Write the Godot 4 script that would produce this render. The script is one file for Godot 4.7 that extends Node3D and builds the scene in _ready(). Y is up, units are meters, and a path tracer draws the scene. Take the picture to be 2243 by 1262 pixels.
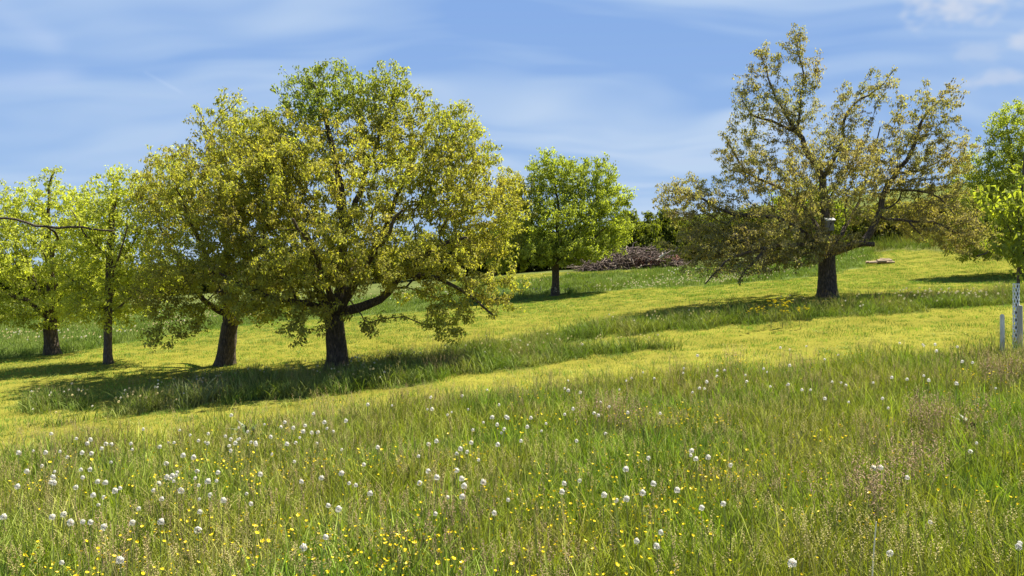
extends Node3D
# An orchard meadow on a gentle slope in May. Units are metres, the camera looks along -z.

const EXPOSURE := 3.0
const TERRAIN_AT := [-3, -1, 3, -1, 0, -4, -2.5, -4, 2.5, -4, -1.5, -7, 2.5, -7, -5.2, -9, 1.1, -12, -2, -10.7, -10, -6, 10, -6, -15, 10, 15, 10, 0, 12, 7.386, -13, -2.946, -15, -5.466, -17, -7.97, -17.5, -10.365, -20, 6.963, -19.5, 1.328, -27, 13.821, -24, -2.053, -18, 4.617, -15.5, 9.528, -16.5, 1.562, -17, 14.927, -33, -0.026, -34, 5.162, -36, 10.34, -38, 19.45, -43, 24.433, -44, 13.974, -40, -18.478, -32, -12.633, -31, -7.162, -33, -26.562, -46, -12.351, -46, -40, -20, 40, -20, -60, -120, 0, -120, 80, -120, -80, 60, 80, 60, -30, -60, 40, -60]
const TERRAIN_PULL := [0.005515, 0.000401, -0.002177, 0.000765, -0.001246, 0.001401, 0.000015, -0.000341, 0.000466, -0.001822, -0.002476, -0.000724, 0.000447, 0.000630, -0.001545, -0.000460, 0.000246, -0.011855, 0.006581, 0.000625, 0.008583, -0.004287, -0.003015, 0.009974, -0.001287, -0.002938, -0.003836, 0.002049, 0.007385, 0.001395, -0.008936, 0.008755, -0.005828, 0.000068, 0.002429, -0.003728, -0.002299, 0.000192, -0.000647, -0.000189, 0.000738, -0.000146, 0.000104, -0.000236, 0.000137, -0.000169, 0.000100, 0.001186]
const TERRAIN_TILT := [9.629433, 0.045786, -0.043654]
const MEADOW_EDGE := [-6.721, -8.05, -5.852, -8.6, -5.255, -9.1, -4.827, -9.65, -4.187, -9.9, -3.612, -10, -2.92, -10.1, -2.072, -10.55, -1.243, -10.9, -0.416, -11.3, 0.469, -11.6, 1.089, -11.85, 2.047, -12.1, 3.03, -12.3, 4.013, -12.4, 5.01, -12.5, 6.024, -12.6, 7.333, -12.7, 9.085, -12.8, 11.062, -12.8]
const STRIP_FRONT := [-7.941, -10.85, -7.233, -11.5, -6.727, -11.65, -5.902, -11.8, -5.181, -12.25, -4.533, -12.55, -3.657, -12.65, -2.656, -12.85, -1.845, -13.2, -1.114, -13.4, -0.506, -13.75, 0.576, -14.25, 1.659, -14.75, 2.137, -14.9, 2.644, -14.95, 2.665, -15.2, 1.794, -15.25, 0.778, -15.35, 0.688, -16, 1.516, -16.5, 2.395, -16.7, 3.255, -16.7, 4.139, -16.8, 5.469, -16.9, 7.273, -17.05, 9.113, -17.55, 10.365, -17.95, 12.178, -18.5, 15.32, -18.85, 15.605, -19.2, 13.001, -19.75, 11.058, -19.15, 9.547, -18.95, 8.526, -18.85, 7.709, -18.75, 6.621, -18.15, 5.796, -18.2, 4.993, -18.35, 3.586, -18.4, 2.014, -17.9, 0.687, -17, -0.515, -16.25, -1.322, -15.9, -2.114, -15.7, -2.82, -15.15, -3.212, -14.8, -3.886, -15.05, -4.536, -15.15, -5.048, -15.05, -5.479, -14.35, -5.858, -13.85, -5.699, -13, -5.469, -12.05, -5.827, -11.65, -6.22, -11.6, -6.727, -11.65, -7.831, -10.7]
const TUFT_PATCH := [-7.488, -13.7, -6.987, -13.55, -6.548, -13.8, -5.993, -12.7, -6.652, -12.9, -6.963, -12.8]
const FAR_MEADOW := [-13.083, -16.7, -12.588, -18.5, -11.404, -19.75, -10.39, -19.95, -9.809, -20.9, -9.72, -23.85, -8.886, -25.7, -7.116, -26.5, -3.782, -25.2, -1.592, -25.45, 1.087, -26.9, 3.886, -27.1, 5.859, -25.95, 7.923, -26.6, 9.572, -27.4, 11.384, -29.15, 12.788, -31.5, 14.075, -34.45, 14.45, -37, 12.646, -36.2, 11.036, -37.05, 10.068, -37, 4.768, -33.25, -0.025, -32, -3.678, -32.25, -7.324, -33.75, -16.118, -39.55, -23.617, -40.9, -30.513, -38.95]
const BANK := [12.922, -34.45, 13.783, -33.95, 14.614, -33.85, 15.058, -32.55, 15.359, -31.45, 16.109, -31.65, 15.132, -28.3, 16.082, -27.85, 17.773, -27, 20.359, -25.05, 28.395, -37.3, 27.878, -42.35, 25.405, -45.75, 20.829, -46.05, 16.266, -41.65]
const OLIVE_TREE := {
	"base": [-2.946, 0.079, -15],
	"wood": [[0.18, 0.16, [0, -0.023, 0, -0.008, 0.348, 0, -0.031, 0.695, 0, -0.093, 0.95, 0]],
		[0.07, 0.02, [-0.124, 0.95, 0, -0.386, 1.135, 0, -0.723, 1.17, 0.2, -1.275, 1.353, 0.4, -1.81, 1.651, 0.6]],
		[0.1, 0.03, [-0.124, 0.981, 0, -0.293, 1.352, 0, -0.376, 1.585, -0.2, -0.554, 2.143, -0.4, -1.001, 2.955, -0.6, -1.35, 3.612, -0.7]],
		[0.11, 0.025, [-0.077, 0.965, 0, 0, 1.507, -0.2, 0.058, 2.284, -0.1, 0.039, 3.205, 0, -0.18, 4.012, -0.2, -0.335, 4.501, -0.3, -0.453, 4.895, -0.3]],
		[0.09, 0.025, [-0.039, 0.95, 0, 0.403, 1.107, 0.1, 0.801, 1.253, 0.2, 1.131, 1.654, 0.4, 1.749, 2.096, 0.6, 2.194, 2.244, 0.6]],
		[0.08, 0.02, [-0.039, 0.981, 0, 0.301, 1.668, -0.5, 0.724, 2.657, -0.9, 1.122, 3.736, -1, 1.369, 4.23, -1]],
		[0.07, 0.02, [-0.077, 0.965, 0, -0.051, 1.354, 0.5, -0.12, 1.926, 1.2, -0.351, 2.455, 1.7]],
		[0.07, 0.02, [-0.039, 0.965, 0, 0.414, 1.503, 0.6, 0.89, 2.063, 1.3, 1.305, 2.583, 1.8]],
		[0.06, 0.02, [-0.039, 0.965, 0, 0.046, 1.592, -0.8, 0.113, 2.199, -1.6, 0.425, 3.073, -1.8]],
		[0.06, 0.02, [0.058, 2.284, -0.1, 0.447, 3.373, -0.1, 0.772, 4.132, 0, 0.927, 4.673, 0]],
		[0.05, 0.015, [1.131, 1.654, 0.4, 1.666, 1.578, 0.5, 2.194, 1.354, 0.6, 2.639, 0.984, 0.6]]],
	"lobes": [[-0.256, 4.777, -0.3, 0.725, 0.551, 0.7, 150, 1], [0.734, 4.479, 0, 0.556, 0.656, 0.7, 110, 0.4], [0.927, 4.827, 0, 0.348, 0.386, 0.4, 40, 0.3], [0, 2.973, 0, 2.085, 1.467, 2.2, 620, 0], [1.213, 3.855, -0.2, 1.017, 0.783, 1.2, 120, 0.2], [1.885, 3.839, -0.1, 0.661, 0.661, 0.9, 90, 0.2], [1.996, 4.309, -0.2, 0.313, 0.297, 0.4, 24, 0.2], [2.356, 3.669, 0, 0.348, 0.463, 0.5, 36, 0], [1.458, 4.578, -0.1, 0.233, 0.311, 0.3, 16, 0], [2.74, 2.673, -0.1, 0.466, 0.855, 0.7, 70, 0], [-1.135, 3.072, -0.2, 1.174, 1.017, 1.5, 130, 0], [2.008, 2.973, 0, 0.734, 1.158, 1.2, 190, 0.1], [2.065, 1.618, 0.3, 0.795, 0.681, 0.9, 64, 0], [2.597, 1.391, 0.4, 0.601, 0.451, 0.5, 26, 0], [1.927, 0.906, 0.5, 0.373, 0.373, 0.4, 24, 0], [-1.467, 2.973, 0, 1.004, 1.236, 1.4, 170, 0], [-1.022, 1.354, 0.5, 0.896, 0.448, 0.9, 110, 0], [-1.398, 3.989, -0.3, 0.63, 0.512, 0.9, 90, 0.2], [-0.744, 4.012, -0.2, 0.626, 0.626, 0.9, 70, 0.2], [0.378, 1.926, 1.2, 1.634, 0.568, 0.8, 190, 0], [-0.186, 0.92, 0.9, 0.327, 0.327, 0.3, 12, 0], [-0.574, 0.77, 0.8, 0.292, 0.256, 0.3, 14, 0], [0.579, 0.913, 0.7, 0.295, 0.295, 0.3, 7, 0]]}
const LEANING_TREE := {
	"base": [-5.466, -0.004, -17],
	"wood": [[0.165, 0.15, [-0.026, -0.026, 0, 0.018, 0.438, 0, 0.088, 0.875, 0, 0.079, 0.989, 0]],
		[0.07, 0.02, [0.026, 0.989, 0, -0.169, 1.082, 0.2, -0.408, 1.447, 0.5, -0.635, 1.865, 0.8, -0.972, 1.778, 1]],
		[0.08, 0.02, [0.114, 0.989, 0, 0.42, 1.164, 0, 0.759, 1.443, -0.2, 1.153, 2.159, -0.4]],
		[0.09, 0.008, [0.07, 1.007, 0, 0.09, 1.791, 0.2, 0.101, 2.806, 0.5, 0.04, 3.63, 0.7, -0.027, 4.209, 0.75, 0.015, 4.543, 0.75, 0.308, 4.836, 0.75]],
		[0.07, 0.02, [0.07, 1.007, 0, -0.619, 2.166, -0.6, -1.183, 3.191, -0.9, -1.499, 3.664, -1]],
		[0.07, 0.02, [0.07, 1.007, 0, 0.137, 2.174, -0.8, 0.486, 3.407, -1.2, 0.673, 4.344, -1.2]],
		[0.06, 0.02, [0.07, 1.007, 0, 0.115, 1.615, 0.8, -0.088, 2.415, 1.4, -0.255, 3.037, 1.6]],
		[0.018, 0.006, [-0.28, 4.333, 0, -0.368, 4.508, 0, -0.499, 4.858, 0, -0.586, 4.989, 0]]],
	"lobes": [[-0.13, 4.553, 1.05, 0.263, 0.263, 0.27, 28, 0], [0.444, 4.775, 1.05, 0.296, 0.279, 0.27, 30, 0], [0.239, 4.323, 1.05, 0.411, 0.246, 0.31, 16, 0], [0.116, 2.845, 1.05, 1.478, 1.396, 1.48, 430, 0], [0.739, 3.72, 0.65, 0.926, 1.01, 0.94, 130, 0], [-0.623, 3.256, 1.05, 0.657, 0.739, 0.78, 90, 0], [-0.512, 1.451, 1.55, 0.676, 0.557, 0.7, 130, 0], [-0.631, 0.701, 1.65, 0.316, 0.316, 0.31, 36, 0], [-0.114, 0.855, 1.55, 0.358, 0.239, 0.31, 26, 0], [0.797, 1.365, 0.85, 0.832, 0.499, 0.78, 90, 0], [0.477, 1.983, 2.35, 1.131, 0.453, 0.39, 90, 0]]}
const SLIM_TREE := {
	"base": [-8.015, -0.036, -17.6],
	"wood": [[0.075, 0.06, [0, -0.027, 0, -0.009, 0.471, 0, 0, 1.015, 0, 0.018, 1.831, 0, 0.063, 2.737, 0, 0.118, 3.371, 0]],
		[0.03, 0.01, [0, 1.015, 0, 0.566, 1.379, 0.2, 1.054, 1.826, 0.3]],
		[0.03, 0.01, [0, 1.106, 0, -0.33, 1.469, 0.2, -0.638, 1.737, 0.3]],
		[0.03, 0.01, [0.018, 1.831, 0, 0.444, 2.573, -0.3, 0.865, 3.32, -0.4]],
		[0.03, 0.01, [0.027, 2.102, 0, -0.138, 2.521, 0.6, -0.302, 2.942, 0.8]],
		[0.03, 0.01, [0.018, 1.649, 0, 0.563, 2.164, 0.8, 0.866, 2.832, 1.1]]],
	"lobes": [[0.072, 2.465, 0, 1.042, 0.997, 0.8, 270, 0], [0.802, 2.926, -0.1, 0.82, 1.002, 0.6, 110, 0], [-0.109, 1.287, 0, 0.997, 0.498, 0.8, 120, 0], [-0.426, 1.831, 0, 0.544, 0.725, 0.7, 60, 0], [0.435, 3.462, 0, 0.77, 0.453, 0.6, 75, 0], [1.174, 3.3, -0.2, 0.596, 0.779, 0.6, 60, 0], [-0.652, 2.193, 0, 0.544, 0.816, 0.6, 50, 0], [0.843, 1.831, 0, 0.634, 0.634, 0.7, 70, 0], [1.089, 3.955, -0.3, 0.323, 0.323, 0.4, 20, 0]]}
const LEFT_TREE := {
	"base": [-10.365, -0.034, -20],
	"wood": [[0.15, 0.14, [0.01, -0.041, 0, -0.031, 0.412, 0, -0.051, 0.824, 0]],
		[0.07, 0.02, [-0.051, 0.824, 0, -0.402, 1.24, 0.3, -0.896, 1.444, 0.5, -1.337, 1.744, 0.6]],
		[0.09, 0.02, [-0.051, 0.803, 0, -0.031, 1.854, 0, -0.103, 2.883, 0, -0.051, 3.913, 0, 0.051, 4.222, 0]],
		[0.06, 0.02, [-0.051, 0.803, 0, 0.419, 1.649, -0.3, 0.791, 2.7, -0.4]],
		[0.06, 0.02, [-0.051, 0.803, 0, -0.788, 1.863, -0.6, -1.325, 2.937, -0.8, -1.539, 3.473, -0.8]],
		[0.06, 0.02, [-0.051, 0.803, 0, 0.464, 1.643, 0.8, 0.486, 2.406, 1.4]],
		[0.027, 0.024, [0.311, 2.244, 0.6, 1.479, 2.523, 2.7, 1.607, 2.599, 3.05, 1.563, 2.693, 3.2, 1.399, 2.693, 3.2, 1.183, 2.754, 3.2, 1.053, 2.806, 3.2, 0.837, 2.849, 3.2, 0.404, 2.866, 3.2, -0.028, 2.927, 3.2]],
		[0.026, 0.017, [1.563, 2.693, 3.2, 1.831, 2.676, 3.2, 2.394, 2.667, 3.2, 2.636, 2.624, 3.2, 2.826, 2.624, 3.2]]],
	"lobes": [[-0.154, 2.265, 0, 1.442, 1.133, 1.6, 340, 0], [-0.206, 3.501, 0, 0.824, 0.494, 0.7, 70, 0], [-0.051, 4.068, 0, 0.33, 0.288, 0.3, 16, 0], [0.566, 3.398, 0, 0.721, 0.494, 0.6, 60, 0], [0.89, 3.113, -0.3, 0.523, 0.627, 0.5, 40, 0], [-1.03, 2.677, 0, 0.824, 1.133, 1.2, 130, 0], [-0.457, 1.086, 0.2, 1.223, 0.459, 1, 130, 0], [0.52, 2.793, -0.2, 0.728, 0.936, 0.8, 70, 0], [-1.802, 1.854, 0, 1.03, 1.133, 1.2, 80, 0], [0.669, 1.854, 0, 0.824, 0.824, 1, 80, 0]]}
const GREEN_TREE := {
	"base": [1.328, 1.237, -27],
	"wood": [[0.12, 0.1, [0, -0.028, 0, 0.014, 0.709, 0, -0.014, 1.098, 0]],
		[0.06, 0.02, [-0.014, 1.098, 0, -0.375, 1.682, 0, -0.792, 2.377, 0, -1.07, 3.211, 0]],
		[0.07, 0.02, [-0.014, 1.098, 0, 0.07, 2.099, 0, 0.042, 3.072, 0, -0.097, 3.906, 0]],
		[0.06, 0.02, [-0.014, 1.098, 0, 0.598, 1.821, 0, 1.154, 2.655, 0, 1.293, 3.767, 0]],
		[0.05, 0.02, [-0.014, 1.098, 0, 0.706, 1.456, 0.4, 1.506, 2.059, 0.6]],
		[0.05, 0.02, [-0.014, 1.098, 0, -0.532, 1.243, 0.6, -1.213, 1.506, 0.8]],
		[0.05, 0.02, [-0.014, 1.098, 0, 0.231, 2.016, -0.9, 0.399, 2.915, -1.3]]],
	"lobes": [[0.25, 2.238, 0, 1.599, 1.182, 1.6, 330, 0], [-0.097, 3.698, 0, 0.806, 0.723, 0.8, 95, 0], [1.223, 3.698, 0, 0.695, 0.626, 0.7, 55, 0], [1.432, 2.794, 0, 0.834, 0.904, 0.9, 80, 0], [2.127, 3.072, 0, 0.278, 0.389, 0.3, 10, 0], [-1.14, 2.794, 0, 0.904, 1.043, 1, 110, -0.6], [-1.487, 1.543, 0, 0.834, 0.834, 0.9, 70, -0.3], [0.09, 1.387, 0.4, 1.712, 0.411, 1.2, 120, 0], [1.71, 1.96, 0, 0.626, 0.556, 0.7, 50, 0], [0.598, 3.489, 0, 0.834, 0.626, 0.8, 50, 0]]}
const SPARSE_TREE := {
	"base": [6.963, 1.288, -19.5],
	"wood": [[0.205, 0.185, [0, -0.03, 0, -0.02, 0.442, 0, -0.05, 0.944, 0]],
		[0.115, 0.045, [-0.07, 0.924, 0, -0.07, 1.647, 0, -0.09, 2.249, 0, -0.151, 2.651, 0, -0.402, 3.102, 0, -0.673, 3.635, 0, -0.823, 3.835, 0]],
		[0.03, 0.008, [-0.823, 3.835, 0, -1.155, 4.408, 0, -1.355, 4.859, 0, -1.506, 5.462, 0]],
		[0.035, 0.008, [-0.673, 3.635, 0, -0.633, 4.257, 0, -0.532, 4.96, 0, -0.633, 5.261, 0, -0.703, 5.763, 0]],
		[0.04, 0.012, [-0.673, 3.635, 0, -1.065, 3.911, -0.3, -1.548, 4.083, -0.4, -1.804, 4.442, -0.4]],
		[0.05, 0.01, [-0.131, 2.6, 0, 0.131, 3.052, 0, 0.351, 3.554, 0, 0.311, 3.835, 0, 0.653, 4.337, 0, 1.155, 4.659, 0, 1.476, 5.04, 0]],
		[0.095, 0.018, [-0.03, 0.944, 0, 0.314, 1.09, 0.1, 0.763, 1.27, 0.1, 1.033, 1.719, 0.1, 1.215, 2.299, 0, 1.506, 2.751, 0, 1.857, 3.253, 0, 2.058, 3.936, 0, 2.51, 4.408, 0]],
		[0.035, 0.012, [1.215, 2.299, 0, 1.668, 2.348, 0.2, 2.168, 2.188, 0.4, 2.512, 1.806, 0.5]],
		[0.04, 0.012, [1.033, 1.719, 0.1, 1.618, 1.692, 0.2, 2.267, 1.598, 0.4, 2.805, 1.219, 0.5]],
		[0.03, 0.012, [1.618, 1.692, 0.2, 1.722, 1.526, 0.3, 1.873, 1.323, 0.4]],
		[0.035, 0.012, [1.506, 2.751, 0, 2.299, 2.892, -0.3, 3.01, 3.331, -0.5]],
		[0.075, 0.012, [-0.1, 0.924, 0, -0.552, 1.328, 0.3, -1.304, 1.708, 0.5, -2.306, 1.798, 0.6, -3.085, 2.187, 0.6, -3.572, 2.284, 0.6]],
		[0.06, 0.012, [-0.07, 0.924, 0, -0.148, 1.794, -0.6, -0.676, 2.447, -0.9, -1.49, 2.88, -1, -2.018, 3.725, -1]],
		[0.06, 0.012, [-0.03, 0.924, 0, 0.628, 1.638, -0.6, 1.121, 2.16, -1.2, 1.468, 3.147, -1.4, 1.737, 4.008, -1.4]],
		[0.06, 0.012, [-0.07, 0.924, 0, -0.815, 1.107, 0.8, -1.729, 1.037, 1.3, -2.504, 0.799, 1.4, -3.016, 0.287, 1.4]],
		[0.04, 0.01, [-1.729, 1.037, 1.3, -2.157, 0.611, 1.5, -2.368, 0.286, 1.6]],
		[0.055, 0.05, [0.314, 1.09, 0.1, 0.496, 1.146, 0.4, 0.73, 1.146, 0.6]]],
	"lobes": [[-0.733, 5.562, 0, 0.261, 0.422, 0.3, 34, 0], [-0.402, 4.96, 0, 0.351, 0.452, 0.35, 26, 0], [-1.355, 5.161, 0, 0.402, 0.452, 0.4, 30, 0], [-1.704, 4.349, -0.2, 0.385, 0.71, 0.5, 50, 0], [-0.954, 4.157, 0, 0.753, 0.653, 0.7, 95, 0], [-0.351, 2.55, 0, 1.908, 1.104, 1.9, 420, 0], [-1.804, 3.346, -0.6, 0.569, 0.88, 0.7, 80, 0], [-3.044, 2.011, 0.4, 0.738, 0.639, 0.9, 120, 0], [-2.575, 1.121, 0.5, 1.125, 0.587, 1, 160, 0], [-1.431, 1.311, 0.6, 1.168, 0.633, 1.2, 170, 0], [-2.163, 0.915, 0.8, 0.867, 0.385, 0.8, 80, 0], [-1.008, 0.915, 0.8, 0.578, 0.337, 0.6, 50, 0], [0.502, 4.207, 0, 0.502, 0.552, 0.5, 45, 0], [1.104, 4.608, 0, 0.402, 0.361, 0.4, 26, 0], [0.426, 3.284, -0.2, 0.913, 0.609, 0.9, 80, 0], [2.058, 3.956, 0, 0.803, 0.703, 0.7, 90, 0], [2.711, 4.458, 0, 0.301, 0.301, 0.3, 14, 0], [2.51, 2.952, 0, 0.653, 0.853, 0.9, 110, 0], [1.542, 2.878, -0.2, 0.913, 0.913, 1.1, 120, 0], [2.412, 1.839, 0.1, 0.949, 0.649, 0.9, 130, 0], [2.758, 1.323, 0.4, 0.688, 0.443, 0.6, 50, 0], [-0.202, 1.209, 0.7, 0.678, 0.31, 0.4, 60, 0], [-2.83, 0.473, 1.4, 0.652, 0.224, 0.3, 22, 0], [-2.157, 0.611, 1.5, 0.463, 0.278, 0.3, 16, 0], [-3.554, 2.099, 0.5, 0.342, 0.44, 0.4, 26, 0]]}
const RIGHT_TREE := {
	"base": [13.846, 1.836, -24],
	"wood": [[0.13, 0.11, [0, -0.037, 0, -0.025, 0.42, 0, -0.049, 0.791, 0]],
		[0.07, 0.02, [-0.049, 0.791, 0, -0.21, 1.903, 0, -0.334, 3.139, 0, -0.457, 4.127, 0]],
		[0.06, 0.02, [-0.049, 0.791, 0, 0.47, 1.903, 0, 0.717, 3.139, 0]],
		[0.05, 0.02, [-0.049, 0.791, 0, -0.984, 1.258, 0.4, -1.644, 1.614, 0.5]],
		[0.05, 0.02, [-0.049, 0.791, 0, -0.482, 1.455, 1, -0.831, 2.122, 1.4]],
		[0.04, 0.015, [-0.049, 0.791, 0, -1.083, 0.694, 0.8, -1.785, 0.507, 1]]],
	"lobes": [[-0.086, 2.274, 0, 1.174, 1.359, 1.6, 360, 0], [-0.334, 4.065, 0, 0.643, 0.556, 0.6, 70, 0], [0.346, 4.251, 0, 0.618, 0.494, 0.6, 40, 0], [-0.951, 2.274, 0, 0.68, 1.174, 0.9, 130, 0], [-1.296, 1.021, 0.3, 0.793, 0.671, 0.9, 110, 0], [0.717, 2.521, 0, 0.989, 1.606, 1.3, 130, 0], [-0.134, 0.772, 0.4, 0.972, 0.365, 1, 60, 0], [-0.025, 3.386, 0, 0.989, 0.741, 1, 90, 0], [-1.405, 2.171, -0.2, 0.623, 1.184, 0.8, 90, 0], [-1.384, 0.791, 0, 0.68, 0.494, 0.6, 50, 0], [-0.21, 4.498, 0, 0.309, 0.309, 0.3, 10, 0]]}
const SAPLING := {
	"base": [7.393, 0.537, -13],
	"wood": [[0.028, 0.012, [0, -0.033, 0, 0.02, 0.669, 0, 0.04, 1.272, 0, 0.067, 1.941, 0, 0.1, 2.61, 0, 0.127, 2.945, 0]],
		[0.01, 0.004, [0.054, 1.539, 0, -0.196, 1.868, 0.1, -0.417, 2.125, 0.2, -0.615, 2.323, 0.2]],
		[0.01, 0.004, [0.054, 1.539, 0, 0.261, 1.941, 0, 0.395, 2.343, 0]],
		[0.01, 0.004, [0.067, 1.807, 0, -0.144, 2.117, 0.3, -0.299, 2.368, 0.4]],
		[0.008, 0.003, [0.047, 1.406, 0, -0.219, 1.499, 0.2, -0.318, 1.532, 0.2]]],
	"lobes": [[0.094, 2.075, 0, 0.301, 0.636, 0.38, 20, 0], [-0.329, 2.167, 0.1, 0.226, 0.173, 0.2, 7, 0], [-0.615, 2.349, 0.2, 0.119, 0.092, 0.1, 3, 0], [-0.163, 1.669, 0.1, 0.266, 0.239, 0.25, 9, 0], [0.328, 2.209, 0, 0.301, 0.535, 0.35, 14, 0], [0.003, 1.337, 0.1, 0.166, 0.166, 0.15, 5, 0]]}
const BUSHES := [[-0.667, 1.997, -35.5, 2.172, 1.097, 0], [0.528, 2.133, -36, 1.888, 1.149, 0], [1.945, 2.243, -36.5, 1.531, 1.165, 0], [3.446, 2.359, -37.5, 1.67, 1.158, 0], [5.223, 2.479, -38.5, 2.332, 1.229, 0.35], [6.681, 2.617, -39.5, 2.442, 1.18, 0.3], [8.31, 2.831, -40.5, 2.027, 1.293, 0], [9.89, 3.06, -41, 2.008, 1.267, 0], [11.368, 3.266, -41, 2.055, 1.309, 0.2], [11.928, 2.7, -36, 3.23, 1.761, 1], [14.645, 3.409, -38, 1.632, 1.174, 0.9], [15.402, 3.417, -37, 1.302, 0.914, 2], [16.45, 3.607, -37, 1.398, 0.953, 2], [17.498, 3.786, -37, 1.353, 0.953, 2], [18.641, 3.967, -37, 1.21, 0.953, 2], [19.784, 4.132, -37, 1.007, 0.953, 2], [21.118, 4.304, -37, 0.949, 1.143, 2], [22.832, 4.503, -37, 0.826, 1.334, 2], [24.737, 4.713, -37, 0.807, 1.524, 2], [18.133, 4.717, -42, 1, 1.297, 2], [20.295, 4.997, -42, 0.85, 1.297, 2], [22.241, 5.13, -42, 0.717, 1.297, 2], [-29.404, 0.539, -46, 3.116, 2.132, 0], [-26.562, 0.695, -46, 2.487, 1.895, 0], [-23.957, 0.829, -46, 1.997, 1.776, 0], [-21.352, 0.962, -46, 1.982, 1.776, 0], [-18.746, 1.101, -46, 1.725, 1.776, 0], [-16.141, 1.254, -46, 1.928, 1.776, 0], [-13.536, 1.431, -46, 1.632, 1.776, 0], [-10.924, 1.557, -45, 1.936, 1.738, 0], [-8.416, 1.713, -44, 1.735, 1.586, 0], [-5.871, 1.819, -42, 1.649, 1.514, 0], [-3.738, 1.914, -40, 1.872, 1.277, 0], [-1.986, 1.992, -38, 2.071, 1.174, 0], [15.926, 2.625, -29.5, 0.135, 0.729, 3]]
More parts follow.
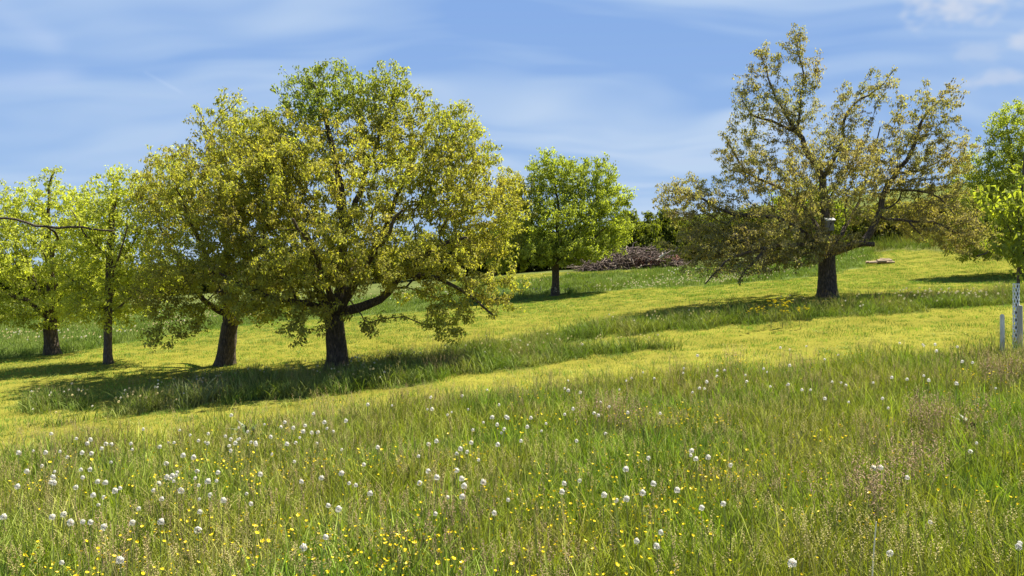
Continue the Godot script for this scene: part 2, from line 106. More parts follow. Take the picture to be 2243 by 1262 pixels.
const CLOCKS := [-3.61, -8.55, -4.34, -8.40, -3.74, -7.95, -3.96, -8.15, -4.11, -7.40, -4.16, -7.65, -3.78, -7.20, -3.70, -7.25, -3.55, -7.10, -3.69, -6.90, -3.60, -6.65, -3.01, -6.60, -3.00, -6.30, -3.16, -6.50, -3.38, -6.55, -3.36, -6.05, -3.17, -6.15, -2.76, -5.95, -2.72, -5.90, -2.86, -5.80, -2.47, -5.60, -2.45, -5.50, -2.60, -5.45, -2.54, -5.45, -2.39, -6.10, -2.30, -5.95, -2.27, -6.00, -2.56, -6.65, -2.29, -5.80, -2.07, -5.65, -2.00, -5.65, -1.97, -5.65, -2.34, -5.70, -2.11, -5.35, -2.11, -5.95, -2.39, -5.10, -2.90, -5.05, -2.52, -5.00, -2.50, -4.80, -2.41, -4.80, -2.26, -4.75, -2.26, -4.70, -2.07, -4.50, -2.10, -4.90, -2.09, -4.80, -1.73, -4.85, -1.93, -4.80, -1.53, -4.40, -2.01, -4.05, -1.69, -3.90, -1.68, -5.15, -1.81, -5.35, -1.81, -5.25, -1.60, -5.30, -1.57, -5.15, -1.70, -5.85, -1.93, -5.75, -1.35, -5.70, -1.29, -5.75, -1.08, -5.10, -0.94, -4.75, -0.94, -4.25, -0.96, -4.10, -2.85, -7.85, -2.77, -7.80, -2.64, -7.60, -2.57, -7.50, -2.90, -7.70, -2.97, -7.60, -2.63, -7.00, -3.00, -7.45, -3.21, -7.40, -2.58, -7.95, -2.52, -8.25, -2.39, -7.95, -2.42, -7.75, -2.38, -7.50, -2.32, -7.15, -2.26, -7.10, -2.26, -7.40, -2.18, -7.25, -2.10, -7.15, -2.78, -8.05, -2.11, -7.70, -1.88, -7.30, -1.81, -7.30, -1.83, -7.55, -2.12, -8.20, -2.06, -8.10, -1.91, -7.90, -1.87, -8.10, -1.75, -7.90, -1.66, -7.85, -1.60, -7.85, -1.66, -7.60, -1.59, -7.20, -1.72, -8.25, -2.22, -8.70, -2.84, -8.95, -1.99, -8.95, -1.83, -6.90, -3.13, -8.45, -2.31, -6.60, -1.55, -6.30, -3.48, -7.35, -3.63, -7.70, -3.46, -7.55, -3.48, -7.70, -3.37, -7.90, -3.59, -7.35, -2.08, -6.20, -2.22, -6.10, -2.29, -6.10, -2.36, -6.15, -2.15, -5.75, -2.97, -6.10, -3.13, -6.00, -3.28, -6.30, -3.47, -7.60, -2.42, -7.70, -2.37, -7.40, -2.11, -7.25, -2.33, -8.40, -1.58, -9.50, -1.19, -9.15, -0.86, -8.95, -0.90, -9.80, -0.77, -9.05, -0.63, -8.75, -0.60, -8.30, -0.57, -9.90, -0.43, -8.65, -0.27, -10.05, -0.14, -8.80, -0.29, -7.90, -0.39, -7.65, -0.18, -8.20, -0.14, -7.90, -0.07, -8.10, -0.04, -8.15, 0.14, -8.10, 0.14, -7.60, 0.25, -7.60, 0.28, -7.30, -0.09, -7.45, -0.07, -7.50, -0.67, -7.00, -0.58, -7.05, -0.31, -7.05, -0.13, -6.95, -0.44, -6.60, -0.42, -6.60, -0.33, -6.60, -0.24, -6.40, -0.66, -6.50, -1.05, -6.80, -1.59, -8.50, -1.29, -6.80, -1.03, -6.20, -1.12, -5.90, -1.04, -5.60, -0.99, -5.40, -0.85, -5.25, -0.56, -5.55, -0.55, -5.75, -0.48, -5.60, -0.28, -5.65, -0.25, -5.50, -0.28, -5.45, -0.41, -5.25, -0.31, -5.15, -0.34, -6.05, -0.02, -5.05, -0.42, -4.75, -0.10, -4.90, 0.32, -5.45, 0.42, -5.45, 0.26, -5.20, 0.93, -6.05, 0.83, -5.40, 0.75, -5.20, 0.59, -5.05, 0.52, -5.10, 0.75, -5.85, 0.68, -10.25, 0.58, -9.75, 0.67, -9.55, 0.74, -9.55, 1.14, -9.55, 1.33, -10.05, 1.55, -10.60, 1.67, -10.30, 1.40, -10.50, 0.73, -8.20, 0.77, -8.10, 0.93, -8.50, 0.60, -8.65, 0.90, -8.85, 0.51, -8.10, 1.12, -8.20, 1.32, -8.05, 0.78, -7.30, 0.52, -7.05, 0.04, -6.80, 0.69, -4.25, 0.63, -4.20, 0.69, -4.00, 0.98, -5.30, 0.64, -5.00, 2.43, -11.80, 2.18, -11.15, 2.08, -10.70, 2.42, -10.55, 2.41, -10.30, 2.57, -10.70, 2.16, -9.70, 1.90, -9.35, 1.95, -9.30, 2.10, -9.60, 2.72, -10.20, 2.57, -9.65, 3.02, -10.55, 3.00, -10.30, 3.31, -10.55, 2.91, -9.40, 2.66, -9.25, 2.98, -9.00, 3.00, -8.90, 4.11, -11.20, 3.93, -11.05, 3.41, -9.45, 3.41, -9.30, 3.45, -9.20, 3.83, -9.35, 4.12, -9.65, 4.28, -9.55, 4.45, -9.55, 4.37, -9.30, 4.53, -9.00, 5.31, -10.50, 5.31, -10.20, 5.85, -11.60, 5.43, -11.25, 5.46, -11.70, 5.53, -11.95, 5.68, -12.00, 5.26, -12.15, 4.06, -12.30, 3.68, -12.15, 3.77, -12.10, 2.96, -8.40, 3.16, -8.35, 3.51, -8.45, 3.33, -7.90, 1.31, -6.30, 1.36, -6.15, 1.22, -6.10, 1.24, -6.00, 1.48, -5.90, 2.40, -5.40, 3.34, -6.35, 2.31, -5.70, 2.35, -5.70, 1.16, -4.80, 1.02, -4.80, 2.11, -4.45, 1.65, -3.85, 1.20, -3.80, 2.30, -4.05, 2.27, -3.95, 3.10, -6.05, 4.76, -8.70]
const YELLOW_PATCHES := [-2.22, -6.95, -2.02, -6.40, -2.49, -7.25, -1.69, -4.75, -2.03, -4.05, -1.66, -4.10, -1.82, -4.30, -2.27, -4.15, -1.90, -5.05, -1.32, -4.65, -1.19, -4.50, -2.09, -8.15, -1.35, -4.40, -0.96, -4.50, -0.80, -4.10, -3.74, -6.60, -3.36, -6.70, -2.61, -6.25, -2.41, -6.50, -2.05, -6.95, -1.46, -6.50, -1.93, -6.15, -2.31, -6.80, -1.96, -4.05, -1.79, -4.15, -0.26, -7.00, -1.09, -6.75, -1.27, -6.85, 0.04, -8.30, 0.20, -8.00, 1.44, -8.45, 1.66, -8.60, 0.92, -7.85, 0.21, -5.75, 0.34, -5.30, 0.20, -5.20, -0.38, -5.55, -0.72, -4.60, -0.59, -4.50, -0.53, -4.60, -0.78, -4.25, -0.53, -4.10, -0.38, -3.95, -0.29, -3.95, 0.03, -4.10, 0.48, -4.05, 0.39, -3.95, 0.82, -6.45, 0.68, -6.30, 0.57, -4.90, 0.83, -4.85, 0.97, -5.20, 0.16, -11.00, 0.26, -10.35, -0.98, -6.70, -0.37, -6.95, 1.53, -6.70, 1.34, -5.95, 1.63, -6.00, 1.15, -5.60, 2.68, -11.40, 3.09, -12.00, 1.66, -8.45, 1.64, -8.00, 1.87, -7.95, 2.71, -7.20, 2.44, -6.95, 1.80, -4.90, 1.97, -4.90, 2.81, -5.25, 4.55, -11.65, 4.46, -12.05, 5.99, -12.25, 4.43, -8.45, 5.06, -9.70, 0.88, -4.45, 5.50, -9.70, 1.07, -5.20, 1.34, -6.05, 1.41, -6.05]
const SORREL := [1.00, -8.70, 0.88, -8.60, 1.05, -8.40, 3.82, -8.00, 3.60, -7.70, 3.87, -7.85, 5.83, -10.50, 5.63, -10.00, 5.56, -10.20, 2.59, -6.00, 2.72, -6.15, 2.14, -5.30, 2.25, -5.50, 3.01, -11.95, 5.36, -9.75, 3.70, -7.65]


var rng := RandomNumberGenerator.new()
var wide_noise := FastNoiseLite.new()
var mid_noise := FastNoiseLite.new()
var fine_noise := FastNoiseLite.new()
var M := {}
var used := {}
var land := PackedFloat32Array()
const LX0 := -27.0
const LZ0 := -50.0
const LSTEP := 0.4
const LNX := 141
const LNZ := 131
var strip_poly: PackedVector2Array
var tuft_poly: PackedVector2Array
var far_poly: PackedVector2Array
var bank_poly: PackedVector2Array
var edge_x := PackedFloat32Array()
var edge_z := PackedFloat32Array()


func _ready() -> void:
	rng.seed = 20240512
	setup_noise(wide_noise, 11, 0.16, 3)
	setup_noise(mid_noise, 12, 0.8, 3)
	setup_noise(fine_noise, 13, 3.5, 2)
	add_camera()
	add_sky()
	add_sun()
	make_materials()
	read_zones()
	make_ground()
	rng.seed = 101
	plant_trees()
	rng.seed = 102
	plant_bushes()
	rng.seed = 103
	sow_grass()
	rng.seed = 104
	brush_pile()
	rng.seed = 105
	sapling_fittings()
	nest_box()
	rng.seed = 106
	felled_wood()
	rng.seed = 107
	single_plants()
	rng.seed = 108
	flowers()


# ---------------------------------------------------------------- camera, sky, sun
func add_camera() -> void:
	var cam := Camera3D.new()
	cam.name = "camera"
	cam.position = Vector3(0, 1.5, 0)
	cam.fov = 36.0
	cam.near = 0.05
	cam.far = 3000.0
	add_child(cam)
	cam.current = true


func add_sun() -> void:
	var sun := DirectionalLight3D.new()
	sun.name = "sun"
	sun.light_energy = 1.6
	sun.light_color = Color(1.0, 0.96, 0.87)
	sun.light_angular_distance = 0.5
	sun.shadow_enabled = true
	add_child(sun)
	sun.look_at_from_position(Vector3.ZERO, Vector3(-0.41, -0.87, 0.20))


func sky_color(dir: Vector3) -> Color:
	# air: blue overhead, paler towards the horizon; high thin cirrus; a few soft low clouds to the right
	var y := dir.y
	var e := maxf(y, 0.0)
	var deep := Color(0.475, 0.635, 0.89)
	var pale := Color(0.735, 0.845, 0.955)
	var t := exp(-e * 4.6)
	var c := deep.lerp(pale, t)
	c = c.lerp(Color(0.22, 0.40, 0.76), smoothstep(0.3, 1.0, e) * 0.6)
	if y < -0.02:
		return Color(0.42, 0.46, 0.36)
	var p := Vector2(dir.x, -dir.z) / (e + 0.16)
	var warp := wide_noise.get_noise_2d(p.x * 3.0, p.y * 3.0)
	var a := wide_noise.get_noise_2d(p.x * 3.4 + warp * 2.0 + 40.0, p.y * 8.0 + warp * 3.0)
	var b := mid_noise.get_noise_2d(p.x * 1.6 + p.y * 0.4, p.y * 5.0 + warp * 2.0)
	var veil := clampf(0.45 + a * 1.15 + b * 0.5, 0.0, 1.0)
	var az := atan2(dir.x, -dir.z)
	veil *= lerpf(0.6, 1.0, smoothstep(-0.55, -0.1, az))
	c = c.lerp(Color(0.785, 0.86, 0.955), veil * 0.78)
	# two wisps at the left and a short contrail
	var el := asin(y)
	c = c.lerp(Color(0.80, 0.86, 0.97), 0.50 * streak(az, el, Vector2(-0.437, 0.217), Vector2(-0.56, 0.190), 0.010))
	c = c.lerp(Color(0.80, 0.86, 0.97), 0.40 * streak(az, el, Vector2(-0.46, 0.232), Vector2(-0.53, 0.266), 0.012))
	c = c.lerp(Color(0.80, 0.87, 0.98), 0.40 * streak(az, el, Vector2(-0.351, 0.201), Vector2(-0.392, 0.221), 0.0014))
	# cumulus scraps, upper right
	var puff := 0.0
	for q in [[0.475, 0.285, 0.062, 0.030, 0.95], [0.545, 0.238, 0.035, 0.014, 0.8], [0.515, 0.204, 0.055, 0.010, 0.6], [0.485, 0.232, 0.025, 0.014, 0.35], [0.55, 0.17, 0.05, 0.02, 0.3], [0.66, 0.26, 0.09, 0.03, 0.9], [-0.9, 0.42, 0.12, 0.03, 0.6], [1.2, 0.4, 0.1, 0.04, 0.8], [2.3, 0.3, 0.14, 0.04, 0.9], [-2.1, 0.35, 0.12, 0.04, 0.9]]:
		var dx: float = (az - q[0]) / q[2]
		var dy: float = (el - q[1]) / q[3]
		var n := mid_noise.get_noise_2d(az * 24.0, el * 40.0) * 0.75 + fine_noise.get_noise_2d(az * 14.0, el * 24.0) * 0.25
		puff = maxf(puff, q[4] * smoothstep(0.0, 1.0, 1.15 - sqrt(dx * dx + dy * dy) + n * 0.9))
	c = c.lerp(Color(0.86, 0.88, 0.93), puff * 0.8)
	return c


func streak(az: float, el: float, a: Vector2, b: Vector2, wide: float) -> float:
	var p := Vector2(az, el)
	var ab := b - a
	var t := clampf((p - a).dot(ab) / ab.length_squared(), 0.0, 1.0)
	var d := (p - a - ab * t).length() / wide
	return exp(-d * d) * smoothstep(0.0, 0.35, t) * (1.0 - 0.6 * t)


func add_sky() -> void:
	var w := 4096
	var h := 2048
	var small := Image.create(1024, 512, false, Image.FORMAT_RGB8)
	for j in 512:
		for i in 1024:
			if j > 262:
				small.set_pixel(i, j, Color(0.42, 0.46, 0.36))
			else:
				small.set_pixel(i, j, sky_at((i + 0.5) / 1024.0, (j + 0.5) / 512.0))
	small.resize(w, h, Image.INTERPOLATE_CUBIC)
	for side in 2:                       # the part of the same sky that most views show, computed finely
		var i0 := 0 if side == 0 else w - 420
		for j in range(740, 1024):
			for i in range(i0, i0 + 420):
				small.set_pixel(i, j, sky_at((i + 0.5) / w, (j + 0.5) / h))
	var mat := PanoramaSkyMaterial.new()
	mat.panorama = ImageTexture.create_from_image(small)
	mat.energy_multiplier = 1.0
	var sky := Sky.new()
	sky.sky_material = mat
	var env := Environment.new()
	env.background_mode = Environment.BG_SKY
	env.sky = sky
	env.background_energy_multiplier = 1.0 / EXPOSURE
	env.tonemap_mode = Environment.TONE_MAPPER_LINEAR
	env.tonemap_exposure = EXPOSURE
	env.sdfgi_enabled = true
	env.ssao_enabled = true
	env.ssil_enabled = true
	var world := WorldEnvironment.new()
	world.name = "world"
	world.environment = env
	add_child(world)


func sky_at(u: float, v: float) -> Color:
	var around := u * TAU
	var down := v * PI
	return sky_color(Vector3(sin(around) * sin(down), cos(down), -cos(around) * sin(down)))


# ---------------------------------------------------------------- helpers
func setup_noise(n: FastNoiseLite, seed_: int, freq: float, oct: int) -> void:
	n.noise_type = FastNoiseLite.TYPE_SIMPLEX_SMOOTH
	n.seed = seed_
	n.frequency = freq
	n.fractal_octaves = oct


func lin(r: float, g: float, b: float) -> Color:
	return Color(r, g, b).linear_to_srgb()


func plain(c: Color, rough := 0.7) -> StandardMaterial3D:
	var m := StandardMaterial3D.new()
	m.albedo_color = c
	m.roughness = rough
	return m


func leafy(through: Color, rough := 0.55) -> StandardMaterial3D:
	var m := StandardMaterial3D.new()
	m.albedo_color = Color.WHITE
	m.vertex_color_use_as_albedo = true
	m.roughness = rough
	m.metallic_specular = 0.16
	m.backlight_enabled = true
	m.backlight = through
	m.cull_mode = BaseMaterial3D.CULL_DISABLED
	return m


func noise_tex(size: int, seed_: int, freq: float, lo: Color, hi: Color, mid := Color(-1, 0, 0), oct := 4) -> NoiseTexture2D:
	var n := FastNoiseLite.new()
	setup_noise(n, seed_, freq, oct)
	n.fractal_gain = 0.6
	var g := Gradient.new()
	g.set_color(0, lo)
	g.set_color(1, hi)
	if mid.r >= 0.0:
		g.add_point(0.5, mid)
	var t := NoiseTexture2D.new()
	t.width = size
	t.height = size
	t.seamless = true
	t.noise = n
	t.color_ramp = g
	return t


func make_materials() -> void:
	var soil := StandardMaterial3D.new()
	soil.vertex_color_use_as_albedo = true
	soil.albedo_texture = noise_tex(1024, 5, 0.03, Color(0.62, 0.62, 0.6), Color(1, 1, 1))
	soil.uv1_triplanar = true
	soil.uv1_world_triplanar = true
	soil.uv1_scale = Vector3(0.55, 0.55, 0.55)
	soil.roughness = 0.95
	soil.metallic_specular = 0.0
	M.ground = soil
	for k in 3:
		var bark := StandardMaterial3D.new()
		var dark: Color = [Color(0.13, 0.105, 0.085), Color(0.16, 0.13, 0.11), Color(0.24, 0.20, 0.17)][k]
		var light: Color = [Color(0.56, 0.49, 0.42), Color(0.56, 0.50, 0.44), Color(0.52, 0.47, 0.42)][k]
		bark.albedo_texture = noise_tex(512, 30 + k, 0.02, dark, light, dark.lerp(light, 0.32), 5)
		bark.uv1_triplanar = true
		bark.uv1_world_triplanar = true
		bark.uv1_scale = Vector3(2.6, 0.75, 2.6)
		bark.roughness = 0.9
		bark.heightmap_enabled = true
		bark.heightmap_texture = noise_tex(512, 40 + k, 0.03, Color.BLACK, Color.WHITE, Color(-1, 0, 0), 5)
		bark.heightmap_scale = 3.0
		M["bark%d" % k] = bark
	M.leaf = leafy(Color(1.10, 1.12, 0.60), 0.5)
	M.grass = leafy(Color(0.80, 0.85, 0.40), 0.45)
	M.grass.metallic_specular = 0.18
	M.fluff = leafy(Color(0.8, 0.8, 0.8), 0.9)
	M.petal = leafy(Color(0.7, 0.65, 0.3), 0.6)
	M.stem = plain(lin(0.14, 0.17, 0.05), 0.6)
	M.dead_wood = plain(lin(0.125, 0.092, 0.080), 0.9)
	M.dead_wood_pale = plain(lin(0.21, 0.165, 0.14), 0.9)
	M.dead_wood_dark = plain(lin(0.07, 0.05, 0.045), 0.9)


func numbered(called: String) -> String:
	if not used.has(called):
		used[called] = 0
		return called
	used[called] += 1
	return "%s_%03d" % [called, used[called]]


func thing(called: String, label: String, category: String, at := Vector3.ZERO, group := "") -> Node3D:
	var o := Node3D.new()
	o.name = numbered(called)
	add_child(o)
	o.position = at
	tag(o, label, category, group)
	return o


func tag(o: Node, label: String, category: String, group := "", kind := "") -> void:
	o.set_meta("label", label)
	if category != "":
		o.set_meta("category", category)
	if group != "":
		o.set_meta("group", group)
	if kind != "":
		o.set_meta("kind", kind)


func part(called: String, mesh: Mesh, mat: Material, parent: Node, at := Transform3D.IDENTITY) -> MeshInstance3D:
	var o := MeshInstance3D.new()
	o.name = called
	o.mesh = mesh
	o.material_override = mat
	o.transform = at
	parent.add_child(o, true)
	return o


func many(called: String, mesh: Mesh, mat: Material, at: Array[Transform3D], colors: PackedColorArray, parent: Node) -> MultiMeshInstance3D:
	var mm := MultiMesh.new()
	mm.transform_format = MultiMesh.TRANSFORM_3D
	mm.use_colors = true
	mm.mesh = mesh
	mm.instance_count = at.size()
	for i in at.size():
		mm.set_instance_transform(i, at[i])
		mm.set_instance_color(i, colors[i])
	var o := MultiMeshInstance3D.new()
	o.name = numbered(called) if parent == self else called
	o.multimesh = mm
	o.material_override = mat
	o.set_meta("kind", "stuff")
	parent.add_child(o, true)
	return o


func mesh_of(v: PackedVector3Array, n: PackedVector3Array, ix: PackedInt32Array, c := PackedColorArray()) -> ArrayMesh:
	var a := []
	a.resize(Mesh.ARRAY_MAX)
	a[Mesh.ARRAY_VERTEX] = v
	a[Mesh.ARRAY_NORMAL] = n
	a[Mesh.ARRAY_INDEX] = ix
	if c.size():
		a[Mesh.ARRAY_COLOR] = c
	var m := ArrayMesh.new()
	m.add_surface_from_arrays(Mesh.PRIMITIVE_TRIANGLES, a)
	return m


# a tube along points with a radius at each; appends to the arrays
func tube(pts: PackedVector3Array, rad: PackedFloat32Array, sides: int, v: PackedVector3Array, n: PackedVector3Array, ix: PackedInt32Array, rough := 0.0, flare := 0.0) -> void:
	var first := v.size()
	var side := Vector3.ZERO
	for i in pts.size():
		var ahead := (pts[mini(i + 1, pts.size() - 1)] - pts[maxi(i - 1, 0)]).normalized()
		if side == Vector3.ZERO:
			side = ahead.cross(Vector3(0.31, 0.2, 0.93)).normalized()
		side = (side - ahead * side.dot(ahead)).normalized()
		var other := ahead.cross(side)
		for k in sides:
			var a := TAU * k / sides
			var out := side * cos(a) + other * sin(a)
			var r := rad[i]
			if rough > 0.0:
				var p := pts[i] + out * r
				r *= 1.0 + rough * (mid_noise.get_noise_3d(p.x * 3.5, p.y * 0.9, p.z * 3.5) + 0.5 * fine_noise.get_noise_3d(p.x * 2.5, p.y * 1.0, p.z * 2.5))
			if flare > 0.0:
				r *= 1.0 + flare * exp(-maxf(pts[i].y, 0.0) * 7.0) * (0.6 + 0.4 * sin(a * 4.0 + 0.7) + 0.3 * sin(a * 3.0))
			v.append(pts[i] + out * r)
			n.append(out)
	for i in pts.size() - 1:
		for k in sides:
			var a0 := first + i * sides + k
			var a1 := first + i * sides + (k + 1) % sides
			ix.append_array([a0, a0 + sides, a1, a1, a0 + sides, a1 + sides])
	var end := v.size()
	v.append(pts[pts.size() - 1] + (pts[pts.size() - 1] - pts[pts.size() - 2]).normalized() * rad[rad.size() - 1] * 0.5)
	n.append((pts[pts.size() - 1] - pts[pts.size() - 2]).normalized())
	var last := first + (pts.size() - 1) * sides
	for k in sides:
		ix.append_array([last + k, end, last + (k + 1) % sides])


func tube_mesh(pts: PackedVector3Array, rad: PackedFloat32Array, sides: int, rough := 0.0) -> ArrayMesh:
	var v := PackedVector3Array()
	var n := PackedVector3Array()
	var ix := PackedInt32Array()
	tube(pts, rad, sides, v, n, ix, rough)
	return mesh_of(v, n, ix)


# ---------------------------------------------------------------- land
func spline_y(x: float, z: float) -> float:
	var y: float = TERRAIN_TILT[0] + TERRAIN_TILT[1] * x + TERRAIN_TILT[2] * z
	for i in TERRAIN_PULL.size():
		var dx: float = x - TERRAIN_AT[2 * i]
		var dz: float = z - TERRAIN_AT[2 * i + 1]
		var r2 := dx * dx + dz * dz + 1e-9
		y += TERRAIN_PULL[i] * r2 * log(r2) * 0.5
	return y


func ground_y(x: float, z: float) -> float:
	var fx := (x - LX0) / LSTEP
	var fz := (z - LZ0) / LSTEP
	var i := int(floor(fx))
	var j := int(floor(fz))
	if i < 0 or j < 0 or i >= LNX - 1 or j >= LNZ - 1:
		return spline_y(x, z)
	fx -= i
	fz -= j
	var a := lerpf(land[j * LNX + i], land[j * LNX + i + 1], fx)
	var b := lerpf(land[(j + 1) * LNX + i], land[(j + 1) * LNX + i + 1], fx)
	return lerpf(a, b, fz)


func on_ground(x: float, z: float) -> Vector3:
	return Vector3(x, ground_y(x, z), z)


func outline(flat: Array) -> PackedVector2Array:
	var p := PackedVector2Array()
	for i in range(0, flat.size(), 2):
		p.append(Vector2(flat[i], flat[i + 1]))
	return p


func read_zones() -> void:
	strip_poly = outline(STRIP_FRONT)
	tuft_poly = outline(TUFT_PATCH)
	far_poly = outline(FAR_MEADOW)
	bank_poly = outline(BANK)
	for i in range(0, MEADOW_EDGE.size(), 2):
		edge_x.append(MEADOW_EDGE[i])
		edge_z.append(MEADOW_EDGE[i + 1])


func edge_at(x: float) -> float:
	if x <= edge_x[0]:
		return edge_z[0]
	for i in edge_x.size() - 1:
		if x < edge_x[i + 1]:
			return lerpf(edge_z[i], edge_z[i + 1], (x - edge_x[i]) / (edge_x[i + 1] - edge_x[i]))
	return edge_z[edge_z.size() - 1]


# 0 mown, 1 near meadow, 2 uncut strip, 3 far meadow, 4 bank, 5 beyond
func zone(x: float, z: float) -> int:
	var wob := mid_noise.get_noise_2d(x * 0.8, z * 0.8) * 0.22 + fine_noise.get_noise_2d(x * 0.7, z * 0.7) * 0.22
	if z > edge_at(x) + wob:
		return 1
	var p := Vector2(x + wob * 0.8, z + wob)
	if Geometry2D.is_point_in_polygon(p, strip_poly) or Geometry2D.is_point_in_polygon(p, tuft_poly):
		return 2
	if z < -17.0:
		if Geometry2D.is_point_in_polygon(p, far_poly):
			return 3
		if Geometry2D.is_point_in_polygon(p, bank_poly):
			return 4
	if z < -34.0 or (z < -27.0 and x < -3.0):
		return 5
	return 0


func zone_color(k: int) -> Color:
	return [Color(0.250, 0.243, 0.045), Color(0.108, 0.118, 0.033), Color(0.100, 0.125, 0.033), Color(0.129, 0.176, 0.053), Color(0.157, 0.176, 0.060), Color(0.143, 0.176, 0.060)][k]


func make_ground() -> void:
	land.resize(LNX * LNZ)
	for j in LNZ:
		for i in LNX:
			land[j * LNX + i] = spline_y(LX0 + i * LSTEP, LZ0 + j * LSTEP)
	var xs := PackedFloat32Array()
	var zs := PackedFloat32Array()
	var left := PackedFloat32Array()
	var far := PackedFloat32Array()
	var at := LSTEP
	var d := 0.0
	while d < 1500.0:
		d += at
		at *= 1.35
		left.append(d)
	for i in range(left.size() - 1, -1, -1):
		xs.append(LX0 - left[i])
		zs.append(LZ0 - left[i])
	for i in LNX:
		xs.append(LX0 + i * LSTEP)
	for j in LNZ:
		zs.append(LZ0 + j * LSTEP)
	for i in left.size():
		xs.append(LX0 + (LNX - 1) * LSTEP + left[i])
		zs.append(LZ0 + (LNZ - 1) * LSTEP + left[i])
	var v := PackedVector3Array()
	var n := PackedVector3Array()
	var c := PackedColorArray()
	var ix := PackedInt32Array()
	for z in zs:
		for x in xs:
			var qx := clampf(x, -90.0, 90.0)
			var qz := clampf(z, -130.0, 60.0)
			v.append(Vector3(x, ground_y(qx, qz), z))
			var e := 0.3
			n.append(Vector3(ground_y(qx - e, qz) - ground_y(qx + e, qz), 2.0 * e, ground_y(qx, qz - e) - ground_y(qx, qz + e)).normalized())
			var inside: bool = absf(x) < 30.0 and z > -52.0 and z < 3.0
			var col := zone_color(zone(x, z) if inside else (1 if z > -8.0 else 5))
			var t := 1.0 + 0.22 * wide_noise.get_noise_2d(x * 3.0, z * 3.0) + 0.25 * mid_noise.get_noise_2d(x, z * 2.0)
			c.append(Color(col.r * t, col.g * t, col.b * t))
	var nx := xs.size()
	for j in zs.size() - 1:
		for i in nx - 1:
			var a := j * nx + i
			ix.append_array([a, a + 1, a + nx, a + 1, a + nx + 1, a + nx])
	var g := part("ground", mesh_of(v, n, ix, c), M.ground, self)
	tag(g, "sloping orchard ground, mown yellow green lanes between uncut grass", "", "", "structure")


# ---------------------------------------------------------------- foliage shapes
func leaf_tris(v: PackedVector3Array, n: PackedVector3Array, ix: PackedInt32Array, base: Vector3, out: Vector3, up: Vector3, length: float, wide: float, curl: float) -> void:
	var side := out.cross(up).normalized()
	var mid := base + out * length * 0.48 + up * length * 0.06
	var tip := base + (out * cos(curl) - up * sin(curl)).normalized() * length
	var l := mid + side * wide * 0.5 + up * wide * 0.22
	var r := mid - side * wide * 0.5 + up * wide * 0.22
	for tri in [[base, l, mid], [base, mid, r], [l, tip, mid], [mid, tip, r]]:
		var nn: Vector3 = (tri[2] - tri[0]).cross(tri[1] - tri[0]).normalized()
		for p in tri:
			ix.append(v.size())
			v.append(p)
			n.append(nn)


func leaf_cluster(leaves: int, length: float, wide: float, lift: float, curl: float, petiole := 0.035) -> ArrayMesh:
	var v := PackedVector3Array()
	var n := PackedVector3Array()
	var ix := PackedInt32Array()
	for k in leaves:
		var a := TAU * (k + rng.randf() * 0.7) / leaves
		var rise := lift + rng.randf_range(-0.55, 0.45)
		var flat := Vector3(cos(a), 0, sin(a))
		var out := (flat * cos(rise) + Vector3.UP * sin(rise)).normalized()
		var up := (Vector3.UP * cos(rise) - flat * sin(rise)).normalized()
		var s := rng.randf_range(0.7, 1.2)
		leaf_tris(v, n, ix, out * petiole * rng.randf_range(0.5, 1.4) + Vector3.UP * rng.randf_range(-0.01, 0.02), out, up, length * s, wide * s, curl + rng.randf_range(-0.2, 0.3))
	return mesh_of(v, n, ix)


func grass_clump(blades: int, radius: float, low: float, high: float, wide: float, lean: float) -> ArrayMesh:
	var cols := PackedColorArray()
	var v := PackedVector3Array()
	var n := PackedVector3Array()
	var ix := PackedInt32Array()
	for k in blades:
		var a := rng.randf() * TAU
		var r := sqrt(rng.randf()) * radius
		var at := Vector3(cos(a) * r, -0.02, sin(a) * r)
		var b := rng.randf() * TAU
		var dir := Vector3(cos(b), 0, sin(b))
		var h := rng.randf_range(low, high)
		var w := wide * rng.randf_range(0.6, 1.3)
		var bend := lean * rng.randf_range(0.2, 1.2)
		var c := rng.randf() * TAU
		var side := Vector3(cos(c), 0, sin(c)) * w * 0.5
		var prev_l := v.size()
		var tone := rng.randf_range(0.35, 1.6)
		var tint := Color(tone * rng.randf_range(0.9, 1.12), tone, tone * rng.randf_range(0.8, 1.3))
		if rng.randf() < 0.10:
			tint = Color(2.1, 1.75, 2.3)
		for i in 7:
			cols.append(tint)
		var hs := [0.0, 0.45, 0.8, 1.0]
		for i in 4:
			var t: float = hs[i]
			var p := at + Vector3.UP * h * (t - 0.18 * bend * t * t) + dir * h * bend * t * t * 0.8
			var nn := side.cross(Vector3.UP + dir * bend * t * 1.6)
			if i < 3:
				var ww := 1.0 - 0.25 * t - 0.35 * t * t
				v.append(p - side * ww)
				v.append(p + side * ww)
				n.append(nn.normalized())
				n.append(nn.normalized())
			else:
				v.append(p)
				n.append(nn.normalized())
		for i in 2:
			var q := prev_l + i * 2
			ix.append_array([q, q + 2, q + 1, q + 1, q + 2, q + 3])
		ix.append_array([prev_l + 4, prev_l + 6, prev_l + 5])
	return mesh_of(v, n, ix, cols)


